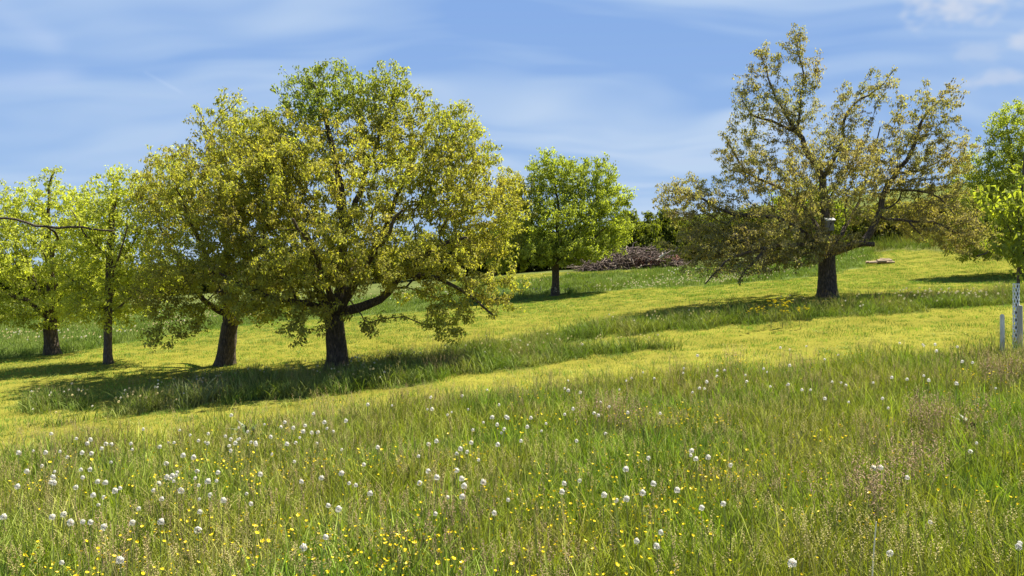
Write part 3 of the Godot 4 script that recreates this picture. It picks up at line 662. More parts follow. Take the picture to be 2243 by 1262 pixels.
# flowering grass: thin stems that end in loose panicles
func seed_clump(stems: int, radius: float, low: float, high: float, plume: float) -> ArrayMesh:
	var v := PackedVector3Array()
	var n := PackedVector3Array()
	var ix := PackedInt32Array()
	for k in stems:
		var a := rng.randf() * TAU
		var r := sqrt(rng.randf()) * radius
		var at := Vector3(cos(a) * r, 0.0, sin(a) * r)
		var b := rng.randf() * TAU
		var dir := Vector3(cos(b), 0, sin(b))
		var h := rng.randf_range(low, high)
		var top := at + Vector3.UP * h + dir * h * rng.randf_range(0.05, 0.28)
		var pts := PackedVector3Array([at, at.lerp(top, 0.55) - dir * h * 0.03, top])
		tube(pts, PackedFloat32Array([0.0013, 0.0011, 0.0008]), 3, v, n, ix)
		for i in 9:
			var t := i / 9.0
			var p := top - (top - pts[1]).normalized() * plume * t
			var c := rng.randf() * TAU
			var out := Vector3(cos(c), rng.randf_range(0.1, 0.9), sin(c)).normalized()
			leaf_tris(v, n, ix, p, out, Vector3.UP, plume * lerpf(0.14, 0.32, t) * rng.randf_range(0.6, 1.2), 0.0065, 0.2)
	return mesh_of(v, n, ix)


# ---------------------------------------------------------------- trees
var tp: PackedVector3Array
var tparent: PackedInt32Array
var tr: PackedFloat32Array
var tlen: PackedFloat32Array
var tdir: PackedVector3Array
var tlimb: PackedInt32Array
var ttint: PackedFloat32Array
var tint_now := 0.0


func add_twig(p: Vector3, parent: int, r: float, limb: int) -> int:
	tp.append(p)
	tparent.append(parent)
	tr.append(r)
	tlimb.append(limb)
	ttint.append(tint_now)
	if parent < 0:
		tlen.append(0.0)
		tdir.append(Vector3.UP)
	else:
		tlen.append(tlen[parent] + p.distance_to(tp[parent]))
		tdir.append((p - tp[parent]).normalized())
	return tp.size() - 1


func nearest_wood(p: Vector3) -> int:
	var best := -1
	var bd := 1e9
	for i in tp.size():
		var d := tp[i].distance_squared_to(p)
		if d < bd:
			bd = d
			best = i
	return best


func grow(spec: Dictionary, spacing: float, step := 0.26, ragged := 0.40, lowest := 0.45) -> Array:
	tp = PackedVector3Array()
	tparent = PackedInt32Array()
	tr = PackedFloat32Array()
	tlen = PackedFloat32Array()
	tdir = PackedVector3Array()
	tlimb = PackedInt32Array()
	ttint = PackedFloat32Array()
	tint_now = 0.0
	var wood: Array = spec.wood
	var top := Vector3.ZERO
	var top_i := 0
	for k in wood.size():
		var flat: Array = wood[k][2]
		var curve := Curve3D.new()
		var count := flat.size() / 3
		for i in count:
			var p := Vector3(flat[3 * i], flat[3 * i + 1], flat[3 * i + 2])
			var before := Vector3(flat[3 * maxi(i - 1, 0)], flat[3 * maxi(i - 1, 0) + 1], flat[3 * maxi(i - 1, 0) + 2])
			var j := mini(i + 1, count - 1)
			var after := Vector3(flat[3 * j], flat[3 * j + 1], flat[3 * j + 2])
			var tan := (after - before) / 6.0
			curve.add_point(p, -tan, tan)
		var total := curve.get_baked_length()
		var n := maxi(2, int(total / (0.12 if k == 0 else 0.2)))
		var parent := -1
		var limb := k
		for i in n + 1:
			var p := curve.sample_baked(total * i / n, true)
			if k > 0 and i > 0:
				p += Vector3(rng.randfn(), rng.randfn(), rng.randfn()) * 0.014
			if i == 0 and k > 0:
				parent = nearest_wood(p)
				limb = tlimb[parent] if tlimb[parent] > 0 else k
				if p.distance_to(tp[parent]) < 0.08:
					continue
			parent = add_twig(p, parent, lerpf(wood[k][0], wood[k][1], float(i) / n), limb)
		if k == 0:
			top = tp[tp.size() - 1]
			top_i = tp.size() - 1
	# points to reach, taken from the lobes of the crown
	var want: Array[Vector4] = []
	for l in spec.lobes:
		var tries := 0
		var got := 0
		while got < int(l[6] * 1.4) and tries < int(l[6]) * 11:
			tries += 1
			var d := Vector3(rng.randfn(), rng.randfn(), rng.randfn()).normalized()
			var r := pow(rng.randf_range(0.06, 1.0), 0.42) * (1.0 + ragged * mid_noise.get_noise_3d(d.x * 2.6 + l[0] * 3.0, d.y * 2.6 + l[1], d.z * 2.6))
			if rng.randf() < 0.07:
				r *= 1.18
			var p := Vector3(l[0], l[1], l[2]) + d * r * Vector3(l[3], l[4], l[5])
			if p.y < lowest or mid_noise.get_noise_3d(p.x * 2.6 + 31.0, p.y * 2.6, p.z * 2.6) < -0.22 - 0.3 * rng.randf():
				continue
			var free := true
			for q in want:
				if absf(q.x - p.x) < spacing and absf(q.y - p.y) < spacing and absf(q.z - p.z) < spacing:
					free = false
					break
			if free:
				want.append(Vector4(p.x, p.y, p.z, l[7]))
				got += 1
	var order: Array = []
	for q in want:
		order.append([Vector3(q.x, q.y, q.z).distance_to(top), q])
	order.sort_custom(func(a, b): return a[0] < b[0])
	var low := top_i - 1
	for o in order:
		var p := Vector3(o[1].x, o[1].y, o[1].z)
		var best := -1
		var bc := 1e9
		for i in range(low, tp.size()):
			var d := p - tp[i]
			var dist := d.length_squared()
			if dist >= bc * bc:
				continue
			dist = sqrt(dist)
			var cost := dist * (1.35 - 0.35 * tdir[i].dot(d) / maxf(dist, 0.01)) + 0.16 * tlen[i]
			if cost < bc:
				bc = cost
				best = i
		var a := tp[best]
		var gap := a.distance_to(p)
		var pieces := maxi(1, int(ceil(gap / step)))
		var ctrl := a + (tdir[best] * 0.7 + Vector3.UP * 0.15) * gap * 0.4
		var limb := tlimb[best] if tlimb[best] > 0 else 99
		var parent := best
		tint_now = o[1].w
		for i in range(1, pieces + 1):
			var t := float(i) / pieces
			var q := a.lerp(ctrl, t).lerp(ctrl.lerp(p, t), t)
			if i < pieces:
				q += Vector3(rng.randfn(), rng.randfn(), rng.randfn()) * 0.02
			parent = add_twig(q, parent, 0.0, limb)
	# thickness: the pipe rule, never thinner than the drawn limbs
	var sum := PackedFloat32Array()
	sum.resize(tp.size())
	for i in range(tp.size() - 1, -1, -1):
		var pipe := 0.0032 if sum[i] == 0.0 else pow(sum[i], 1.0 / 2.35)
		tr[i] = maxf(tr[i], minf(pipe, 0.07))
		if tparent[i] >= 0:
			sum[tparent[i]] += pow(pipe, 2.35)
	for i in tp.size():
		if tparent[i] >= 0:
			tr[i] = minf(tr[i], tr[tparent[i]])
	return order


func wood_meshes(root: Node3D, bark: Material) -> void:
	var kids: Array[PackedInt32Array] = []
	kids.resize(tp.size())
	for i in tp.size():
		if tparent[i] >= 0:
			kids[tparent[i]].append(i)
	var starts: Array = [[-1, 0]]
	var bins := {}
	while starts.size():
		var s: Array = starts.pop_back()
		var i: int = s[1]
		var pts := PackedVector3Array()
		var rad := PackedFloat32Array()
		var limb := tlimb[i]
		if s[0] >= 0:
			pts.append(tp[s[0]])
			rad.append(tr[i])
		while true:
			pts.append(tp[i])
			rad.append(tr[i])
			var next := -1
			for k in kids[i]:
				if (limb != 0 or tlimb[k] == 0) and (next < 0 or tr[k] > tr[next]):
					next = k
			for k in kids[i]:
				if k != next:
					starts.append([i, k])
			if next < 0:
				break
			i = next
		if pts.size() < 2:
			continue
		if not bins.has(limb):
			bins[limb] = [PackedVector3Array(), PackedVector3Array(), PackedInt32Array()]
		var b: Array = bins[limb]
		var v: PackedVector3Array = b[0]
		var n: PackedVector3Array = b[1]
		var ix: PackedInt32Array = b[2]
		var big := rad[0]
		if limb == 0:
			tube(pts, rad, 22, v, n, ix, 0.24, 0.42)
		else:
			tube(pts, rad, 10 if big > 0.05 else 6 if big > 0.02 else 4 if big > 0.008 else 3, v, n, ix, 0.12 if big > 0.04 else 0.0)
		bins[limb] = [v, n, ix]
	for limb in bins:
		var b: Array = bins[limb]
		part("trunk" if limb == 0 else "limb", mesh_of(b[0], b[1], b[2]), bark, root)


# looks: cluster meshes, spacing along twigs, palette of three colours, scale
func leaves_on(root: Node3D, order: Array, meshes: Array, gap: float, palette: Array, scale_: float, thickest := 0.012, clear := []) -> void:
	var at: Array = []
	var cs: Array = []
	for k in meshes.size():
		var a: Array[Transform3D] = []
		at.append(a)
		cs.append(PackedColorArray())
	var has_kid := PackedByteArray()
	has_kid.resize(tp.size())
	for i in tp.size():
		if tparent[i] >= 0:
			has_kid[tparent[i]] = 1
	for i in range(1, tp.size()):
		if tr[i] > thickest or tlimb[i] == 0:
			continue
		var a := tp[tparent[i]]
		var b := tp[i]
		var length := a.distance_to(b)
		var count := int(length / gap + rng.randf())
		if not has_kid[i]:
			count += 1
		for k in count:
			var t := rng.randf() if has_kid[i] or k > 0 else 1.0
			var p := a.lerp(b, t) + Vector3(rng.randfn(), rng.randfn(), rng.randfn()) * 0.022
			if clear.size() and Vector2(p.x - clear[0].x, p.y - clear[0].y).length() < clear[1] and p.z > clear[0].z - 0.3:
				continue                 # the spot that the nest box keeps free
			var up := (Vector3.UP + (b - a).normalized() * 0.8 + Vector3(rng.randfn(), rng.randfn(), rng.randfn()) * 0.35).normalized()
			var basis := Basis(Quaternion(Vector3.UP, up)) * Basis(Vector3.UP, rng.randf() * TAU)
			basis = basis.scaled(Vector3.ONE * scale_ * rng.randf_range(0.65, 1.25))
			var which := rng.randi() % meshes.size()
			at[which].append(Transform3D(basis, p))
			var n := wide_noise.get_noise_3d(p.x * 5.0, p.y * 5.0, p.z * 5.0) * 0.9 + rng.randf_range(-0.35, 0.35)
			var c: Color = palette[1].lerp(palette[2], clampf(n, 0.0, 1.0)) if n > 0.0 else palette[1].lerp(palette[0], clampf(-n, 0.0, 1.0))
			if ttint[i] > 0.0:
				c = c.lerp(Color(0.22, 0.29, 0.095), ttint[i] * 0.7)
			elif ttint[i] < 0.0:
				c = c.lerp(Color(0.46, 0.40, 0.11), -ttint[i])
			c = c * rng.randf_range(0.7, 1.3)
			cs[which].append(c)
	for k in meshes.size():
		many("foliage", meshes[k], M.leaf, at[k], cs[k], root)


func plant_trees() -> void:
	var big: Array = [leaf_cluster(7, 0.068, 0.036, -0.15, 0.75), leaf_cluster(6, 0.074, 0.038, -0.35, 0.9), leaf_cluster(5, 0.062, 0.034, 0.1, 0.7)]
	var young: Array = [leaf_cluster(5, 0.052, 0.026, -0.1, 0.8, 0.025), leaf_cluster(6, 0.048, 0.024, 0.1, 0.7, 0.025)]
	var light: Array = [leaf_cluster(4, 0.15, 0.062, -0.35, 0.7, 0.06), leaf_cluster(3, 0.135, 0.056, -0.2, 0.8, 0.06)]
	var olive := [Color(0.344, 0.271, 0.108), Color(0.392, 0.381, 0.110), Color(0.377, 0.426, 0.113)]
	var yellow := [Color(0.423, 0.430, 0.125), Color(0.490, 0.525, 0.125), Color(0.549, 0.584, 0.132)]
	var green := [Color(0.251, 0.296, 0.089), Color(0.337, 0.387, 0.094), Color(0.428, 0.485, 0.102)]
	var brown := [Color(0.323, 0.254, 0.188), Color(0.323, 0.289, 0.180), Color(0.301, 0.325, 0.164)]
	var fresh := [Color(0.216, 0.270, 0.077), Color(0.288, 0.333, 0.083), Color(0.360, 0.405, 0.088)]
	tree(OLIVE_TREE, "orchard_tree", "largest broad tree with olive yellow leaves, dark forked trunk in the uncut strip", big, 0.125, 0.060, olive, 1.0, M.bark0)
	tree(LEANING_TREE, "orchard_tree", "olive leaved tree with a thick leaning trunk left of the largest tree", big, 0.135, 0.074, [olive[0], olive[1], yellow[1]], 1.0, M.bark0)
	tree(SLIM_TREE, "orchard_tree", "bright yellow green tree on a slim straight trunk, between two thick trunked trees", big, 0.15, 0.09, yellow, 1.2, M.bark2)
	tree(LEFT_TREE, "orchard_tree", "leftmost yellow green tree, with a black bare bough across its crown", big, 0.16, 0.09, [yellow[0], yellow[1], yellow[1]], 1.2, M.bark0)
	tree(GREEN_TREE, "orchard_tree", "small rounded bright green tree in the middle distance before the brush pile", big, 0.155, 0.068, green, 1.45, M.bark1)
	tree(SPARSE_TREE, "orchard_tree", "sparse tree with brownish young leaves, crooked bare limbs and a nest box on its trunk", young, 0.12, 0.050, brown, 1.2, M.bark1, [Vector3(-0.05, 1.60, 0.25), 0.27])
	tree(RIGHT_TREE, "orchard_tree", "green tree cut off by the right edge, behind the sapling", big, 0.155, 0.06, [olive[1], green[1], green[2]], 1.15, M.bark1)
	var s := tree(SAPLING, "sapling", "young sapling with light green leaves growing out of a white mesh guard", light, 0.09, 0.10, fresh, 1.0, M.bark2)
	s.set_meta("category", "sapling")


func tree(spec: Dictionary, called: String, label: String, meshes: Array, spacing: float, gap: float, palette: Array, scale_: float, bark: Material, clear := []) -> Node3D:
	var root := thing(called, label, "tree", Vector3(spec.base[0], spec.base[1], spec.base[2]), "" if called == "sapling" else "orchard trees on the slope")
	var order := grow(spec, spacing)
	wood_meshes(root, bark)
	leaves_on(root, order, meshes, gap, palette, scale_, 0.012, clear)
	return root


func plant_bushes() -> void:
	var meshes: Array = [leaf_cluster(8, 0.10, 0.055, 0.0, 0.6)]
	var tones := [
		[Color(0.07, 0.085, 0.024), Color(0.095, 0.115, 0.028), Color(0.13, 0.15, 0.034)],
		[Color(0.19, 0.22, 0.04), Color(0.24, 0.29, 0.04), Color(0.30, 0.35, 0.045)],
		[Color(0.26, 0.20, 0.09), Color(0.26, 0.24, 0.085), Color(0.23, 0.26, 0.075)],
		[Color(0.10, 0.07, 0.05), Color(0.11, 0.09, 0.05), Color(0.10, 0.10, 0.04)]]
	var alike := {}
	for i in BUSHES.size():
		var b: Array = BUSHES[i]
		var t: float = b[5]
		var h: float = b[3]
		var w: float = b[4]
		var label := "dark green bush in the hedge behind the orchard"
		if b[0] < -3.0:
			label = "dark hedge bush far behind the left trees"
		elif b[0] < 2.0:
			label = "dark hedge bush behind the gap right of the largest tree"
		if t == 1.0:
			label = "bright green bush behind the sparse tree's limbs"
		elif t == 2.0:
			label = "pale olive scrub bush on the bank behind the sparse tree"
		elif t == 3.0:
			label = "low brownish bush at the foot of the bank beside the right tree"
		elif t > 0.3:
			label = "olive green hedge bush behind the brush pile"
		var root := thing("hedge_bush", label, "bush", Vector3(b[0], b[1], b[2]), "hedge bushes behind the orchard")
		var n := int(clampf(h * w * 70.0, 40, 260))
		var spec := {"wood": [[0.05, 0.03, [0, -0.05, 0, 0.03, h * 0.12, 0, 0, h * 0.25, 0.02]], [0.03, 0.01, [0, h * 0.2, 0, w * 0.4, h * 0.5, 0.1]], [0.03, 0.01, [0, h * 0.2, 0, -w * 0.4, h * 0.55, -0.1]], [0.03, 0.01, [0, h * 0.2, 0, 0.05, h * 0.7, 0.2]]],
			"lobes": [[0, h * 0.55, 0, w, h * 0.47, w * 0.8, n * 0.6, 0], [w * 0.4, h * 0.36, 0.2, w * 0.7, h * 0.34, w * 0.7, n * 0.25, 0], [-w * 0.4, h * 0.36, 0.1, w * 0.7, h * 0.34, w * 0.7, n * 0.25, 0]]}
		var order := grow(spec, 0.15, 0.5, 0.3, 0.06)
		wood_meshes(root, M.bark1)
		var pal: Array = tones[int(t)]
		if t > 0.0 and t < 1.0:
			pal = [tones[0][0].lerp(tones[1][0], t), tones[0][1].lerp(tones[1][1], t), tones[0][2].lerp(tones[1][2], t)]
		if not alike.has(label):
			alike[label] = []
		alike[label].append(root)
		leaves_on(root, order, meshes, 0.13, pal, 1.7, 0.03)
	for label in alike:
		rank(alike[label], label, "")


# ---------------------------------------------------------------- grass
func seen(x: float, z: float) -> bool:
	return absf(x) < 0.64 * -z + 2.2


func sow(called: String, label: String, mesh: Mesh, zone_: int, step: float, z0: float, z1: float, palette: Callable, size: Callable, mat: Material) -> void:
	var at: Array[Transform3D] = []
	var cs := PackedColorArray()
	var z := z0
	while z > z1:
		var half := 0.64 * -z + 2.2
		var x := -half
		while x < half:
			var px := x + rng.randf_range(-0.6, 0.6) * step
			var pz := z + rng.randf_range(-0.6, 0.6) * step
			x += step
			if zone(px, pz) != zone_:
				continue
			var s: float = size.call(px, pz)
			if s <= 0.0:
				continue
			var b := Basis(Vector3.UP, rng.randf() * TAU).scaled(Vector3(1.0, 1.0, 1.0) * lerpf(s, 1.0, 0.3))
			b.y *= s
			at.append(Transform3D(b, on_ground(px, pz)))
			cs.append(palette.call(px, pz))
		z -= step
	var o := many(called, mesh, mat, at, cs, self)
	tag(o, label, "grass", "", "stuff")
	print(called, " ", at.size())


func meadow_color(x: float, z: float) -> Color:
	var a := wide_noise.get_noise_2d(x * 2.6, z * 2.6)
	var b := mid_noise.get_noise_2d(x * 1.3 + 20.0, z * 1.3)
	var c := Color(0.329, 0.365, 0.071).lerp(Color(0.221, 0.344, 0.060), clampf(0.35 + a * 1.3, 0, 1))
	c = c.lerp(Color(0.443, 0.408, 0.137), clampf(0.05 + b * 1.1, 0, 0.75))
	return c * rng.randf_range(0.7, 1.3)


func seed_color(x: float, z: float) -> Color:
	var a := wide_noise.get_noise_2d(x * 3.0 + 70.0, z * 3.0)
	var c := Color(0.364, 0.317, 0.146).lerp(Color(0.323, 0.232, 0.156), clampf(0.3 + a * 1.6, 0, 1))
	return c * rng.randf_range(0.75, 1.3)


func strip_color(x: float, z: float) -> Color:
	var b := mid_noise.get_noise_2d(x * 0.9, z * 0.9 + 9.0)
	var c := Color(0.171, 0.243, 0.054).lerp(Color(0.285, 0.306, 0.090), clampf(0.4 + b * 1.3, 0, 1))
	return c * rng.randf_range(0.65, 1.35)


func lawn_color(x: float, z: float) -> Color:
	var b := mid_noise.get_noise_2d(x * 0.55, z * 1.5 + 9.0) + 0.6 * fine_noise.get_noise_2d(x * 0.5, z * 0.6)
	var a := wide_noise.get_noise_2d(x * 2.0, z * 4.0)
	var c := Color(0.180, 0.324, 0.045).lerp(Color(0.113, 0.230, 0.047), clampf(0.35 + b * 1.3 + a * 0.7, 0, 1))
	c = c.lerp(Color(0.254, 0.324, 0.123), 0.5 * smoothstep(0.15, 0.5, fine_noise.get_noise_2d(x * 0.35 + 7.0, z * 0.9)))
	var across := x * 0.34 + z * 0.94 + 0.25 * wide_noise.get_noise_2d(x * 2.0, z * 2.0)
	c = c * (1.0 + 0.16 * sin(across * 4.1) * (0.5 + 0.8 * wide_noise.get_noise_2d(x * 1.5 + 9.0, z * 1.5)))   # swaths left by the mower
	return c * rng.randf_range(0.6, 1.35)


func far_color(x: float, z: float) -> Color:
	var b := mid_noise.get_noise_2d(x * 0.5, z * 0.8 + 9.0)
	var c := Color(0.154, 0.229, 0.054).lerp(Color(0.235, 0.288, 0.079), clampf(0.45 + b, 0, 1))
	return c * rng.randf_range(0.75, 1.25)


func bank_color(x: float, z: float) -> Color:
	var b := mid_noise.get_noise_2d(x * 0.4, z * 0.4)
	var c := Color(0.169, 0.223, 0.052).lerp(Color(0.271, 0.239, 0.088), clampf(0.5 + b * 1.3, 0, 1))
	return c * rng.randf_range(0.7, 1.3)


func sow_grass() -> void:
	var tall := grass_clump(34, 0.14, 0.07, 0.33, 0.0066, 1.0)
	var under := grass_clump(26, 0.13, 0.06, 0.22, 0.0085, 1.1)
	var broad := grass_clump(7, 0.09, 0.14, 0.34, 0.0095, 1.0)
	var heads := seed_clump(8, 0.17, 0.24, 0.46, 0.075)
	var short_ := grass_clump(46, 0.17, 0.025, 0.075, 0.006, 0.8)
	var low_heads := seed_clump(9, 0.17, 0.18, 0.36, 0.07)
	var mixed := grass_clump(38, 0.16, 0.05, 0.27, 0.0095, 1.15)
	var coarse := grass_clump(34, 0.20, 0.10, 0.27, 0.012, 0.9)
	sow("meadow_grass", "tall uncut meadow grass filling the foreground", tall, 1, 0.115, -2.6, -16.0, meadow_color,
		func(x, z): return 0.95 + 0.35 * wide_noise.get_noise_2d(x * 3.0, z * 3.0) + rng.randf_range(-0.25, 0.25), M.grass)
	sow("meadow_undergrowth", "short leafy undergrowth between the foreground meadow's stems", under, 1, 0.15, -2.6, -15.0, meadow_color,
		func(_x, _z): return rng.randf_range(0.7, 1.3), M.grass)
	sow("broad_meadow_blades", "broad arching grass blades scattered through the foreground meadow", broad, 1, 0.24, -2.6, -12.0, func(x, z): return meadow_color(x, z) * 1.15,
		func(_x, _z): return rng.randf_range(0.6, 1.3), M.grass)
	sow("flowering_grass", "tan and purplish flowering grass stems above the foreground meadow", heads, 1, 0.21, -4.0, -16.0, seed_color,
		func(x, z): return 0.0 if wide_noise.get_noise_2d(x * 2.2 + 30.0, z * 2.2) + rng.randf_range(-0.35, 0.35) < -0.08 else rng.randf_range(0.75, 1.1), M.grass)
	sow("uncut_strip_grass", "tall dark grass of the uncut strips around the trunks", mixed, 2, 0.115, -9.0, -24.0, strip_color,
		func(x, z): return 0.95 + 0.4 * mid_noise.get_noise_2d(x * 0.7, z * 0.7) + rng.randf_range(-0.25, 0.25), M.grass)
	sow("uncut_strip_flowering_grass", "tan flowering grass stems along the uncut strips", low_heads, 2, 0.22, -9.0, -24.0, func(x, z): return seed_color(x, z) * 0.8,
		func(x, z): return 0.0 if mid_noise.get_noise_2d(x * 0.6, z * 0.6 + 5.0) < -0.15 else rng.randf_range(0.7, 1.05), M.grass)
	sow("mown_grass", "short mown yellow green grass of the lanes between the strips", short_, 0, 0.21, -7.5, -38.0, lawn_color,
		func(x, z): return 0.9 + 0.5 * mid_noise.get_noise_2d(x * 0.7, z * 1.3) + rng.randf_range(-0.2, 0.2), M.grass)
	sow("straggling_grass", "loose taller tufts left standing in the mown lanes beside the strips", mixed, 0, 0.30, -8.0, -24.0, func(x, z): return strip_color(x, z) * 1.25,
		func(x, z): return 0.0 if mid_noise.get_noise_2d(x * 0.5 + 3.0, z * 1.1) + rng.randf_range(-0.25, 0.25) < 0.28 else rng.randf_range(0.25, 0.6), M.grass)
	sow("far_meadow_grass", "cooler green uncut grass before the hedge", coarse, 3, 0.27, -19.0, -46.0, far_color,
		func(x, z): return 0.8 + 0.4 * mid_noise.get_noise_2d(x * 0.5, z * 0.5) + rng.randf_range(-0.2, 0.2), M.grass)
	sow("bank_grass", "rough tall grass on the bank behind the mown slope at the right", coarse, 4, 0.30, -28.0, -48.0, bank_color,
		func(x, z): return 1.3 + 0.6 * mid_noise.get_noise_2d(x * 0.5, z * 0.5) + rng.randf_range(-0.3, 0.3), M.grass)


# ---------------------------------------------------------------- brush pile
func crooked(a: Vector3, b: Vector3, r: float, sides := 5) -> ArrayMesh:
	var pts := PackedVector3Array()
	var rad := PackedFloat32Array()
	for i in 6:
		var t := i / 5.0
		var j := a.distance_to(b) * 0.05 * (1.0 if i > 0 and i < 5 else 0.0)
		pts.append(a.lerp(b, t) + Vector3(rng.randfn(), rng.randfn(), rng.randfn()) * j)
		rad.append(lerpf(r, r * 0.45, t))
	return tube_mesh(pts, rad, sides)


func brush_pile() -> void:
	var a := on_ground(2.75, -34.6)
	var b := on_ground(6.9, -36.6)
	var root := thing("brush_pile", "long heap of grey brown pruned branches before the hedge, reddish at its right end", "brush pile", a.lerp(b, 0.5))
	var along := b - a
	var mats := [M.dead_wood, M.dead_wood_pale, M.dead_wood_dark]
	# the packed heart of the heap
	var v := PackedVector3Array()
	var n := PackedVector3Array()
	var ix := PackedInt32Array()
	for k in 900:
		var t := rng.randf()
		var high := 0.62 * sin(PI * clampf(t * 0.95 + 0.04, 0, 1)) + 0.12
		var at := a + along * t - root.position + Vector3(rng.randfn() * 0.1, rng.randf() * high, rng.randfn() * 0.4)
		var d := Vector3(rng.randfn(), rng.randfn() * 0.45 + 0.1, rng.randfn()).normalized() * rng.randf_range(0.25, 0.6)
		tube(PackedVector3Array([at - d, at + d * 0.2 + Vector3(rng.randfn(), rng.randfn(), rng.randfn()) * 0.06, at + d]), PackedFloat32Array([0.014, 0.011, 0.006]), 3, v, n, ix)
	var heart := part("twigs", mesh_of(v, n, ix), M.dead_wood, root)
	heart.set_meta("kind", "stuff")
	for k in 90:
		var t := rng.randf()
		var high := 0.66 * sin(PI * clampf(t * 0.95 + 0.04, 0, 1)) + 0.1
		var at := a + along * t - root.position + Vector3(0, rng.randf() * high, rng.randf_range(-0.3, 0.55))
		var d := Vector3(rng.randfn(), rng.randfn() * 0.5, rng.randfn() * 0.6).normalized() * rng.randf_range(0.4, 0.9)
		if d.y < 0.0:
			d.y *= 0.4
		part("branch", crooked(at - d, at + d, rng.randf_range(0.014, 0.034)), mats[[0, 0, 1, 1, 2][rng.randi() % 5]], root)
	# the longer sticks that stand out of it
	part("branch", crooked(Vector3(-0.35, 0.55, 0.3), Vector3(0.15, 1.05, 0.3), 0.03), M.dead_wood_pale, root)
	part("branch", crooked(Vector3(0.9, 0.3, 0.5), Vector3(1.75, 0.85, 0.3), 0.05), M.dead_wood_pale, root)
	part("branch", crooked(Vector3(1.0, 0.42, 0.55), Vector3(1.25, 0.62, 0.55), 0.055), plain(lin(0.6, 0.52, 0.44)), root)
	part("branch", crooked(Vector3(-2.35, 0.05, 0.5), Vector3(-1.7, 0.0, 0.55), 0.04), M.dead_wood_pale, root)
	# rust red dry leaves and needles at the right foot
	var lv := PackedVector3Array()
	var ln := PackedVector3Array()
	var li := PackedInt32Array()
	for k in 1400:
		var t := rng.randf_range(0.48, 0.98)
		var p := a + along * t - root.position + Vector3(0, rng.randf() * 0.38 + 0.06, rng.randf_range(-0.1, 0.6))
		leaf_tris(lv, ln, li, p, Vector3(rng.randfn(), rng.randfn() * 0.5, rng.randfn()).normalized(), Vector3.UP, 0.11, 0.035, 0.3)
	var litter := part("dry_leaves", mesh_of(lv, ln, li), plain(lin(0.24, 0.10, 0.07), 0.9), root)
	litter.set_meta("kind", "stuff")
	litter.set_meta("label", "rust red dry leaves at the foot of the heap")


# ---------------------------------------------------------------- sapling guard, stakes, nest box, cut wood
func sapling_fittings() -> void:
	var foot := Vector3(SAPLING.base[0], SAPLING.base[1], SAPLING.base[2])
	var root := thing("trunk_guard", "white plastic mesh tube around the sapling's stem", "tree guard", foot)
	var high := 1.02
	var rad := 0.040
	var white := plain(lin(0.72, 0.74, 0.76), 0.45)
	for hand in [-1, 1]:
		for k in 6:
			var pts := PackedVector3Array()
			var rr := PackedFloat32Array()
			for i in 41:
				var t := i / 40.0
				var a: float = TAU * k / 6.0 + hand * t * TAU * 1.55
				pts.append(Vector3(cos(a) * rad, t * high, sin(a) * rad))
				rr.append(0.0075)
			part("mesh_strand", tube_mesh(pts, rr, 5), white, root)
	for y in [0.0, high]:
		var ring := TorusMesh.new()
		ring.inner_radius = rad - 0.008
		ring.outer_radius = rad + 0.010
		ring.rings = 24
		ring.ring_segments = 8
		part("rim", ring, white, root, Transform3D(Basis.IDENTITY, Vector3(0, y, 0)))
	var wood := StandardMaterial3D.new()
	wood.albedo_texture = noise_tex(256, 77, 0.02, Color(0.72, 0.69, 0.63), Color(0.92, 0.90, 0.85))
	wood.uv1_triplanar = true
	wood.uv1_scale = Vector3(6, 0.7, 6)
	wood.roughness = 0.85
	stake(on_ground(6.94, -12.55), 0.62, 0.031, wood, "pale round wooden stake standing left of the mesh guarded sapling")
	stake(on_ground(7.42, -12.95), 0.68, 0.038, plain(lin(0.38, 0.35, 0.31), 0.9), "grey wooden stake half hidden behind the mesh guard")


func stake(at: Vector3, high: float, r: float, mat: Material, label: String) -> void:
	var pts := PackedVector3Array([Vector3(0, -0.1, 0), Vector3(0.004, high * 0.5, 0), Vector3(0, high - 0.012, 0), Vector3(0, high, 0)])
	var root := thing("stake", label, "stake", at, "stakes at the sapling")
	part("post", tube_mesh(pts, PackedFloat32Array([r, r * 0.98, r * 0.95, r * 0.78]), 14, 0.05), mat, root)


func box_mesh(size: Vector3) -> BoxMesh:
	var b := BoxMesh.new()
	b.size = size
	return b


func nest_box() -> void:
	var t := SPARSE_TREE
	var at := Vector3(t.base[0] - 0.05, t.base[1] + 1.46, t.base[2] + 0.21)
	var root := thing("nest_box", "small grey nest box with a white roof on the sparse tree's trunk", "nest box", at)
	var grey := plain(lin(0.20, 0.19, 0.18), 0.8)
	part("box", box_mesh(Vector3(0.15, 0.22, 0.14)), grey, root, Transform3D(Basis.IDENTITY, Vector3(0, 0.11, 0)))
	part("roof", box_mesh(Vector3(0.20, 0.022, 0.17)), plain(lin(0.8, 0.8, 0.8), 0.4), root, Transform3D(Basis(Vector3.RIGHT, 0.36), Vector3(0, 0.245, 0.015)))
	var hole := CylinderMesh.new()
	hole.top_radius = 0.017
	hole.bottom_radius = 0.017
	hole.height = 0.006
	part("entrance_hole", hole, plain(lin(0.01, 0.01, 0.01)), root, Transform3D(Basis(Vector3.RIGHT, PI / 2), Vector3(0, 0.15, 0.072)))
	part("mounting_batten", box_mesh(Vector3(0.04, 0.36, 0.02)), M.dead_wood, root, Transform3D(Basis.IDENTITY, Vector3(0, 0.11, -0.082)))


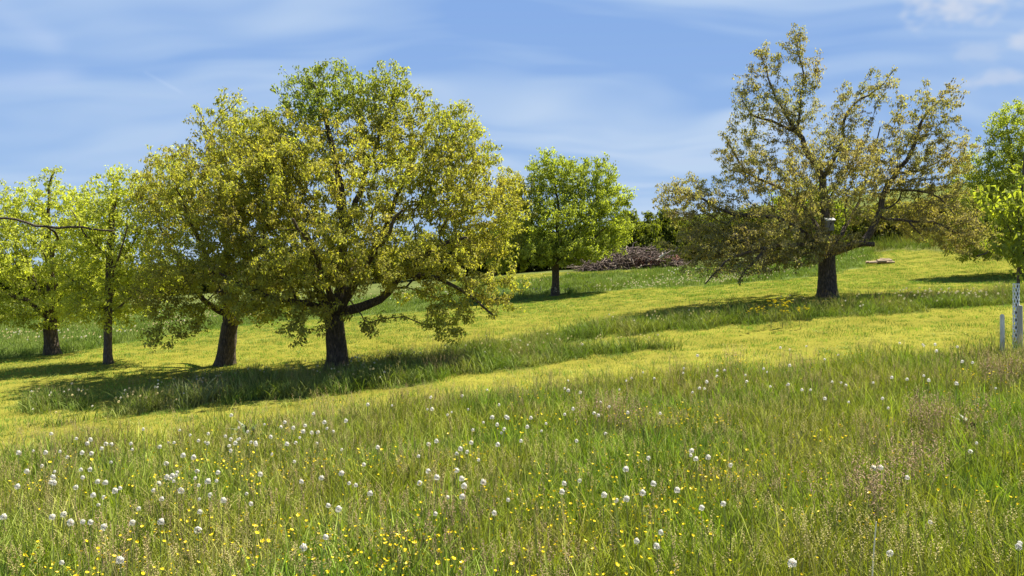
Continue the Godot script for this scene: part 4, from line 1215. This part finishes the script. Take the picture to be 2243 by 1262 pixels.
func felled_wood() -> void:
	var at := on_ground(12.43, -30.0)
	var pale := StandardMaterial3D.new()
	pale.albedo_texture = noise_tex(256, 78, 0.03, Color(0.38, 0.33, 0.26), Color(0.62, 0.54, 0.43))
	pale.uv1_triplanar = true
	pale.uv1_scale = Vector3(3, 3, 3)
	pale.roughness = 0.85
	var root := thing("cut_wood", "pale tan heap of cut wood lying on the mown slope right of the sparse tree", "cut wood", at)
	for q in [[Vector3(-0.55, 0.07, 0.1), Vector3(0.05, 0.1, 0.0), 0.06], [Vector3(-0.1, 0.1, 0.05), Vector3(0.45, 0.14, 0.1), 0.10], [Vector3(0.05, 0.22, -0.05), Vector3(0.42, 0.2, 0.02), 0.07], [Vector3(-0.5, 0.05, 0.3), Vector3(-0.2, 0.06, 0.28), 0.05], [Vector3(0.2, 0.07, 0.3), Vector3(0.5, 0.07, 0.22), 0.06]]:
		var pts := PackedVector3Array()
		var rr := PackedFloat32Array()
		for i in 5:
			pts.append(q[0].lerp(q[1], i / 4.0))
			rr.append(q[2] * (1.0 if i < 4 else 0.9))
		pts.insert(0, q[0] - (q[1] - q[0]).normalized() * 0.002)
		rr.insert(0, 0.004)
		part("log", tube_mesh(pts, rr, 9, 0.5), pale, root)
	root.scale = Vector3(0.85, 0.7, 0.85)


# ---------------------------------------------------------------- plants that stand out
func single_plants() -> void:
	# dry stalk
	var at := on_ground(1.62, -4.0)
	var s := part(numbered("dry_stalk"), tube_mesh(PackedVector3Array([Vector3.ZERO, Vector3(0.003, 0.2, 0), Vector3(0.012, 0.38, 0.004), Vector3(0.02, 0.50, 0.01)]), PackedFloat32Array([0.004, 0.0038, 0.0035, 0.003]), 6), plain(lin(0.85, 0.74, 0.50), 0.8), self, Transform3D(Basis.IDENTITY, at))
	tag(s, "single upright straw coloured dry stalk in the near grass at the right", "stalk")
	# docks
	for q in [[-2.79, -9.4, "large leaved dark green dock plant near the meadow's far edge at the left"], [4.17, -8.0, "dark green leafy dock plant in the meadow at the right"]]:
		var root := thing("dock_plant", q[2], "plant", on_ground(q[0], q[1]), "dock plants in the meadow")
		for k in 9:
			var a := TAU * k / 9.0 + rng.randf() * 0.5
			var rise := rng.randf_range(0.5, 1.2)
			var out := Vector3(cos(a) * cos(rise), sin(rise), sin(a) * cos(rise))
			var v := PackedVector3Array()
			var n := PackedVector3Array()
			var ix := PackedInt32Array()
			leaf_tris(v, n, ix, out * 0.1, out, Vector3.UP, rng.randf_range(0.16, 0.24), 0.06, 0.35)
			part("leaf", mesh_of(v, n, ix), plain(lin(0.05, 0.085, 0.02), 0.5), root)
		part("stem", crooked(Vector3.ZERO, Vector3(0.02, 0.42, 0.01), 0.006), M.stem, root)
	# grey green tuft
	var tuft := thing("grass_tuft", "tall grey green tuft of coarse grass at the left front of the uncut strip", "grass tuft", on_ground(-4.55, -12.75))
	var tm: Array[Transform3D] = []
	var tc := PackedColorArray()
	for k in 26:
		var p := Vector3(rng.randfn() * 0.2, 0, rng.randfn() * 0.14)
		tm.append(Transform3D(Basis(Vector3.UP, rng.randf() * TAU).scaled(Vector3.ONE * rng.randf_range(0.9, 1.5)), p))
		tc.append(Color(0.17, 0.20, 0.09) * rng.randf_range(0.75, 1.3))
	many("blades", grass_clump(16, 0.09, 0.2, 0.40, 0.012, 0.9), M.grass, tm, tc, tuft)
	# sorrel
	var plume := seed_clump(4, 0.07, 0.34, 0.52, 0.2)
	var rust := leafy(Color(0.4, 0.25, 0.2), 0.8)
	var sorrel: Array = []
	for i in range(0, SORREL.size(), 2):
		var root := thing("sorrel_plant", "reddish brown sorrel in flower among the meadow grass at the right", "plant", on_ground(SORREL[i], SORREL[i + 1]), "sorrel plants in the meadow")
		var cm: Array[Transform3D] = []
		var cc := PackedColorArray()
		for k in 5:
			cm.append(Transform3D(Basis(Vector3.UP, rng.randf() * TAU), Vector3(rng.randfn() * 0.13, 0, rng.randfn() * 0.13)))
			cc.append(Color(0.27, 0.19, 0.13) * rng.randf_range(0.8, 1.3))
		many("flower_spikes", plume, rust, cm, cc, root)
		sorrel.append(root)
	rank(sorrel, "reddish brown flowering sorrel", "in the meadow")
	# yellow cress
	var rape := thing("yellow_cress", "loose clump of yellow flowers on leafy stems in the strip before the sparse tree", "plant", on_ground(4.85, -16.2))
	var blossom := flower_mesh(4, 0.022, 0.1)
	var bm: Array[Transform3D] = []
	var bc := PackedColorArray()
	var sv := PackedVector3Array()
	var sn := PackedVector3Array()
	var si := PackedInt32Array()
	for k in 26:
		var p := Vector3(rng.randfn() * 0.32, 0, rng.randfn() * 0.15)
		var tip := p + Vector3(rng.randfn() * 0.04, rng.randf_range(0.3, 0.52), rng.randfn() * 0.04)
		tube(PackedVector3Array([p, p.lerp(tip, 0.5), tip]), PackedFloat32Array([0.003, 0.003, 0.002]), 4, sv, sn, si)
		for j in 5:
			bm.append(Transform3D(Basis(Vector3.UP, rng.randf() * TAU), tip + Vector3(rng.randfn(), rng.randfn(), rng.randfn()) * 0.018))
			bc.append(Color(0.62, 0.55, 0.02) * rng.randf_range(0.8, 1.1))
	part("stems", mesh_of(sv, sn, si), M.stem, rape).set_meta("kind", "stuff")
	many("blossoms", blossom, M.petal, bm, bc, rape)


# ---------------------------------------------------------------- flowers
func flower_mesh(petals: int, r: float, cup: float) -> ArrayMesh:
	var v := PackedVector3Array()
	var n := PackedVector3Array()
	var ix := PackedInt32Array()
	for k in petals:
		var a := TAU * k / petals
		var out := Vector3(cos(a) * cos(cup), sin(cup), sin(a) * cos(cup))
		leaf_tris(v, n, ix, Vector3.ZERO, out, Vector3(0, 1, 0), r, r * 1.05, -0.1)
	return mesh_of(v, n, ix)


# a dandelion clock: a small core and a globe of parachutes
func clock_mesh(r: float, blown := 0.0) -> ArrayMesh:
	var v := PackedVector3Array()
	var n := PackedVector3Array()
	var ix := PackedInt32Array()
	var count := 72
	for k in count:
		var y := 1.0 - 2.0 * (k + 0.5) / count
		var a := k * 2.39996
		var d := Vector3(cos(a) * sqrt(1 - y * y), y, sin(a) * sqrt(1 - y * y))
		if d.y < -0.88 or d.x + 0.4 * d.y < blown * 2.0 - 1.2 and rng.randf() < 0.85:
			continue
		d = (d + Vector3(rng.randfn(), rng.randfn(), rng.randfn()) * 0.05).normalized()
		var s := d.cross(Vector3(0.3, 0.5, 0.8)).normalized()
		var o := d.cross(s)
		var p := d * r * rng.randf_range(0.62, 0.95)
		var f := v.size()
		v.append(p)
		n.append(d)
		for j in 5:
			var b := TAU * j / 5.0
			v.append(p + d * r * 0.17 + (s * cos(b) + o * sin(b)) * r * 0.19)
			n.append(d)
		for j in 5:
			ix.append_array([f, f + 1 + (j + 1) % 5, f + 1 + j])
		v.append(d * r * 0.15 + s * r * 0.02)
		v.append(d * r * 0.15 - s * r * 0.02)
		n.append(s)
		n.append(s)
		ix.append_array([f, f + 6, f + 7])
	return mesh_of(v, n, ix)


const RANKS := ["first", "second", "third", "fourth", "fifth", "sixth", "seventh", "eighth", "ninth", "tenth", "eleventh", "twelfth", "thirteenth", "fourteenth", "fifteenth", "sixteenth", "seventeenth", "eighteenth", "nineteenth", "twentieth"]


# tells alike things apart by their order from the left
func rank(things: Array, what: String, where: String) -> void:
	things.sort_custom(func(a, b): return a.position.x / -a.position.z < b.position.x / -b.position.z)
	for i in things.size():
		var o: Node3D = things[i]
		var back := things.size() - 1 - i
		if things.size() == 1:
			o.set_meta("label", (what + " " + where).strip_edges())
		elif i <= back:
			o.set_meta("label", "%s, %s" % [(what + " " + where).strip_edges(), "leftmost" if i == 0 else RANKS[mini(i, 19)] + " from the left"])
		else:
			o.set_meta("label", "%s, %s" % [(what + " " + where).strip_edges(), "rightmost" if back == 0 else RANKS[mini(back, 19)] + " from the right"])


func rank_by_place(things: Array, what: String) -> void:
	var cells := {}
	for o in things:
		var a: float = o.position.x / -o.position.z
		var z: float = o.position.z
		var side := "at the left" if a < -0.33 else "left of centre" if a < -0.05 else "right of centre" if a < 0.27 else "at the right"
		var deep := "at the picture's bottom edge" if z > -4.6 else "in the near foreground" if z > -5.6 else "in the middle foreground" if z > -6.8 else "in mid meadow" if z > -8.2 else "in the back meadow" if z > -9.8 else "at the meadow's far edge"
		var key := deep + " " + side
		if not cells.has(key):
			cells[key] = []
		cells[key].append(o)
	for key in cells:
		rank(cells[key], what, key)


func flowers() -> void:
	# dandelion clocks
	var fluff := plain(lin(0.52, 0.51, 0.46), 1.0)
	fluff.backlight_enabled = true
	fluff.backlight = Color(0.9, 0.9, 0.9)
	fluff.cull_mode = BaseMaterial3D.CULL_DISABLED
	var globe := clock_mesh(0.0175)
	var half := clock_mesh(0.0170, 0.55)
	var core := SphereMesh.new()
	core.radius = 0.006
	core.height = 0.012
	core.radial_segments = 8
	core.rings = 5
	var proto := thing("dandelion_clock", "", "dandelion clock", Vector3.ZERO, "white dandelion clocks in the meadow")
	part("stalk", tube_mesh(PackedVector3Array([Vector3(0.02, -0.02, 0.01), Vector3(0.012, 0.18, 0), Vector3(0, 0.36, 0)]), PackedFloat32Array([0.003, 0.0026, 0.0022]), 5), M.stem, proto)
	var head := part("seed_head", globe, fluff, proto, Transform3D(Basis.IDENTITY, Vector3(0, 0.375, 0)))
	part("core", core, plain(lin(0.2, 0.16, 0.09)), head)
	var first := true
	var all: Array = []
	for i in range(0, CLOCKS.size(), 2):
		var o := proto
		if not first:
			o = proto.duplicate()
			o.name = numbered("dandelion_clock")
			add_child(o)
		first = false
		var x: float = CLOCKS[i]
		var z: float = CLOCKS[i + 1]
		o.position = on_ground(x, z)
		o.rotation = Vector3(rng.randfn() * 0.07, rng.randf() * TAU, rng.randfn() * 0.07)
		var s := rng.randf_range(0.6, 1.15)
		o.scale = Vector3(s, rng.randf_range(0.92, 1.08), s)
		head = o.get_node("seed_head")
		head.scale = Vector3(1, s / o.scale.y, 1)
		if rng.randf() < 0.28:
			head.mesh = half
		all.append(o)
	rank_by_place(all, "white dandelion clock")
	all = []
	# buttercups and other yellow flowers
	var cup := flower_mesh(5, 0.0155, 0.6)
	var gold := plain(lin(0.78, 0.62, 0.02), 0.45)
	gold.cull_mode = BaseMaterial3D.CULL_DISABLED
	gold.backlight_enabled = true
	gold.backlight = Color(0.5, 0.45, 0.1)
	var one := thing("buttercup", "", "buttercup", Vector3.ZERO, "yellow buttercups in the meadow")
	part("stem", tube_mesh(PackedVector3Array([Vector3(0.02, 0, 0), Vector3(0.01, 0.2, 0), Vector3(0, 0.36, 0)]), PackedFloat32Array([0.0018, 0.0016, 0.0012]), 4), M.stem, one)
	part("petals", cup, gold, one, Transform3D(Basis.IDENTITY, Vector3(0, 0.36, 0)))
	first = true
	for i in range(0, YELLOW_PATCHES.size(), 2):
		for k in 3:
			var o := one
			if not first:
				o = one.duplicate()
				o.name = numbered("buttercup")
				add_child(o)
			first = false
			var x: float = YELLOW_PATCHES[i] + rng.randfn() * 0.11
			var z: float = YELLOW_PATCHES[i + 1] + rng.randfn() * 0.16
			o.position = on_ground(x, z)
			o.rotation = Vector3(rng.randfn() * 0.2, rng.randf() * TAU, rng.randfn() * 0.2)
			o.scale = Vector3.ONE * rng.randf_range(0.75, 1.1)
			o.get_node("petals").rotation = Vector3(rng.randfn() * 0.35, 0, rng.randfn() * 0.35)
			all.append(o)
	rank_by_place(all, "yellow buttercup")
	var at: Array[Transform3D] = []
	var cs := PackedColorArray()
	for k in 2600:
		var z := -rng.randf_range(3.4, 14.5)
		var x := rng.randf_range(-0.62, 0.62) * -z
		if k < 1500:
			var q := 2 * (rng.randi() % (YELLOW_PATCHES.size() / 2))
			x = YELLOW_PATCHES[q] + rng.randfn() * 0.22
			z = YELLOW_PATCHES[q + 1] + rng.randfn() * 0.30
		if zone(x, z) != 1 or k >= 1500 and wide_noise.get_noise_2d(x * 2.5 + 11.0, z * 2.5) < 0.0:
			continue
		at.append(Transform3D(Basis.from_euler(Vector3(rng.randfn() * 0.45, rng.randf() * TAU, rng.randfn() * 0.45)).scaled(Vector3.ONE * rng.randf_range(0.4, 0.8)), on_ground(x, z) + Vector3.UP * rng.randf_range(0.24, 0.36)))
		cs.append(Color(0.75, 0.60, 0.03) * rng.randf_range(0.8, 1.1))
	tag(many("yellow_meadow_flowers", cup, M.petal, at, cs, self), "tiny yellow flowers scattered through the meadow grass", "flowers", "", "stuff")
	# pale seed heads and blossoms of the strips and the far meadow
	var ball := clock_mesh(0.024)
	at = []
	cs = PackedColorArray()
	for k in 9000:
		var z := -rng.randf_range(10.0, 38.0)
		var x := rng.randf_range(-0.66, 0.66) * -z
		var w := zone(x, z)
		if w != 2 and w != 3:
			continue
		if mid_noise.get_noise_2d(x * 0.35 + 50.0, z * 0.5) < (0.10 if w == 2 else 0.14):
			continue
		at.append(Transform3D(Basis.IDENTITY.scaled(Vector3.ONE * rng.randf_range(0.7, 1.3) * (0.55 if w == 2 else 0.75)), on_ground(x, z) + Vector3.UP * (rng.randf_range(0.16, 0.28) if w == 2 else rng.randf_range(0.2, 0.32))))
		cs.append((Color(0.70, 0.62, 0.34) if rng.randf() < 0.7 else Color(0.72, 0.71, 0.60)) * rng.randf_range(0.8, 1.05))
	for k in 420:
		var spots := [Vector2(4.6, -26.4), Vector2(7.0, -26.8), Vector2(3.4, -25.6), Vector2(6.2, -25.4), Vector2(1.2, -27.0), Vector2(8.6, -17.8)]
		var q: Vector2 = spots[k % 6]
		var x := q.x + rng.randfn() * 0.7
		var z := q.y + rng.randfn() * 0.3
		at.append(Transform3D(Basis.IDENTITY.scaled(Vector3.ONE * rng.randf_range(0.4, 0.9)), on_ground(x, z) + Vector3.UP * rng.randf_range(0.14, 0.32)))
		cs.append(Color(0.64, 0.60, 0.42) * rng.randf_range(0.8, 1.1))
	tag(many("pale_seed_heads", ball, M.fluff, at, cs, self), "cream and white seed heads dotting the uncut strips and the far meadow", "flowers", "", "stuff")
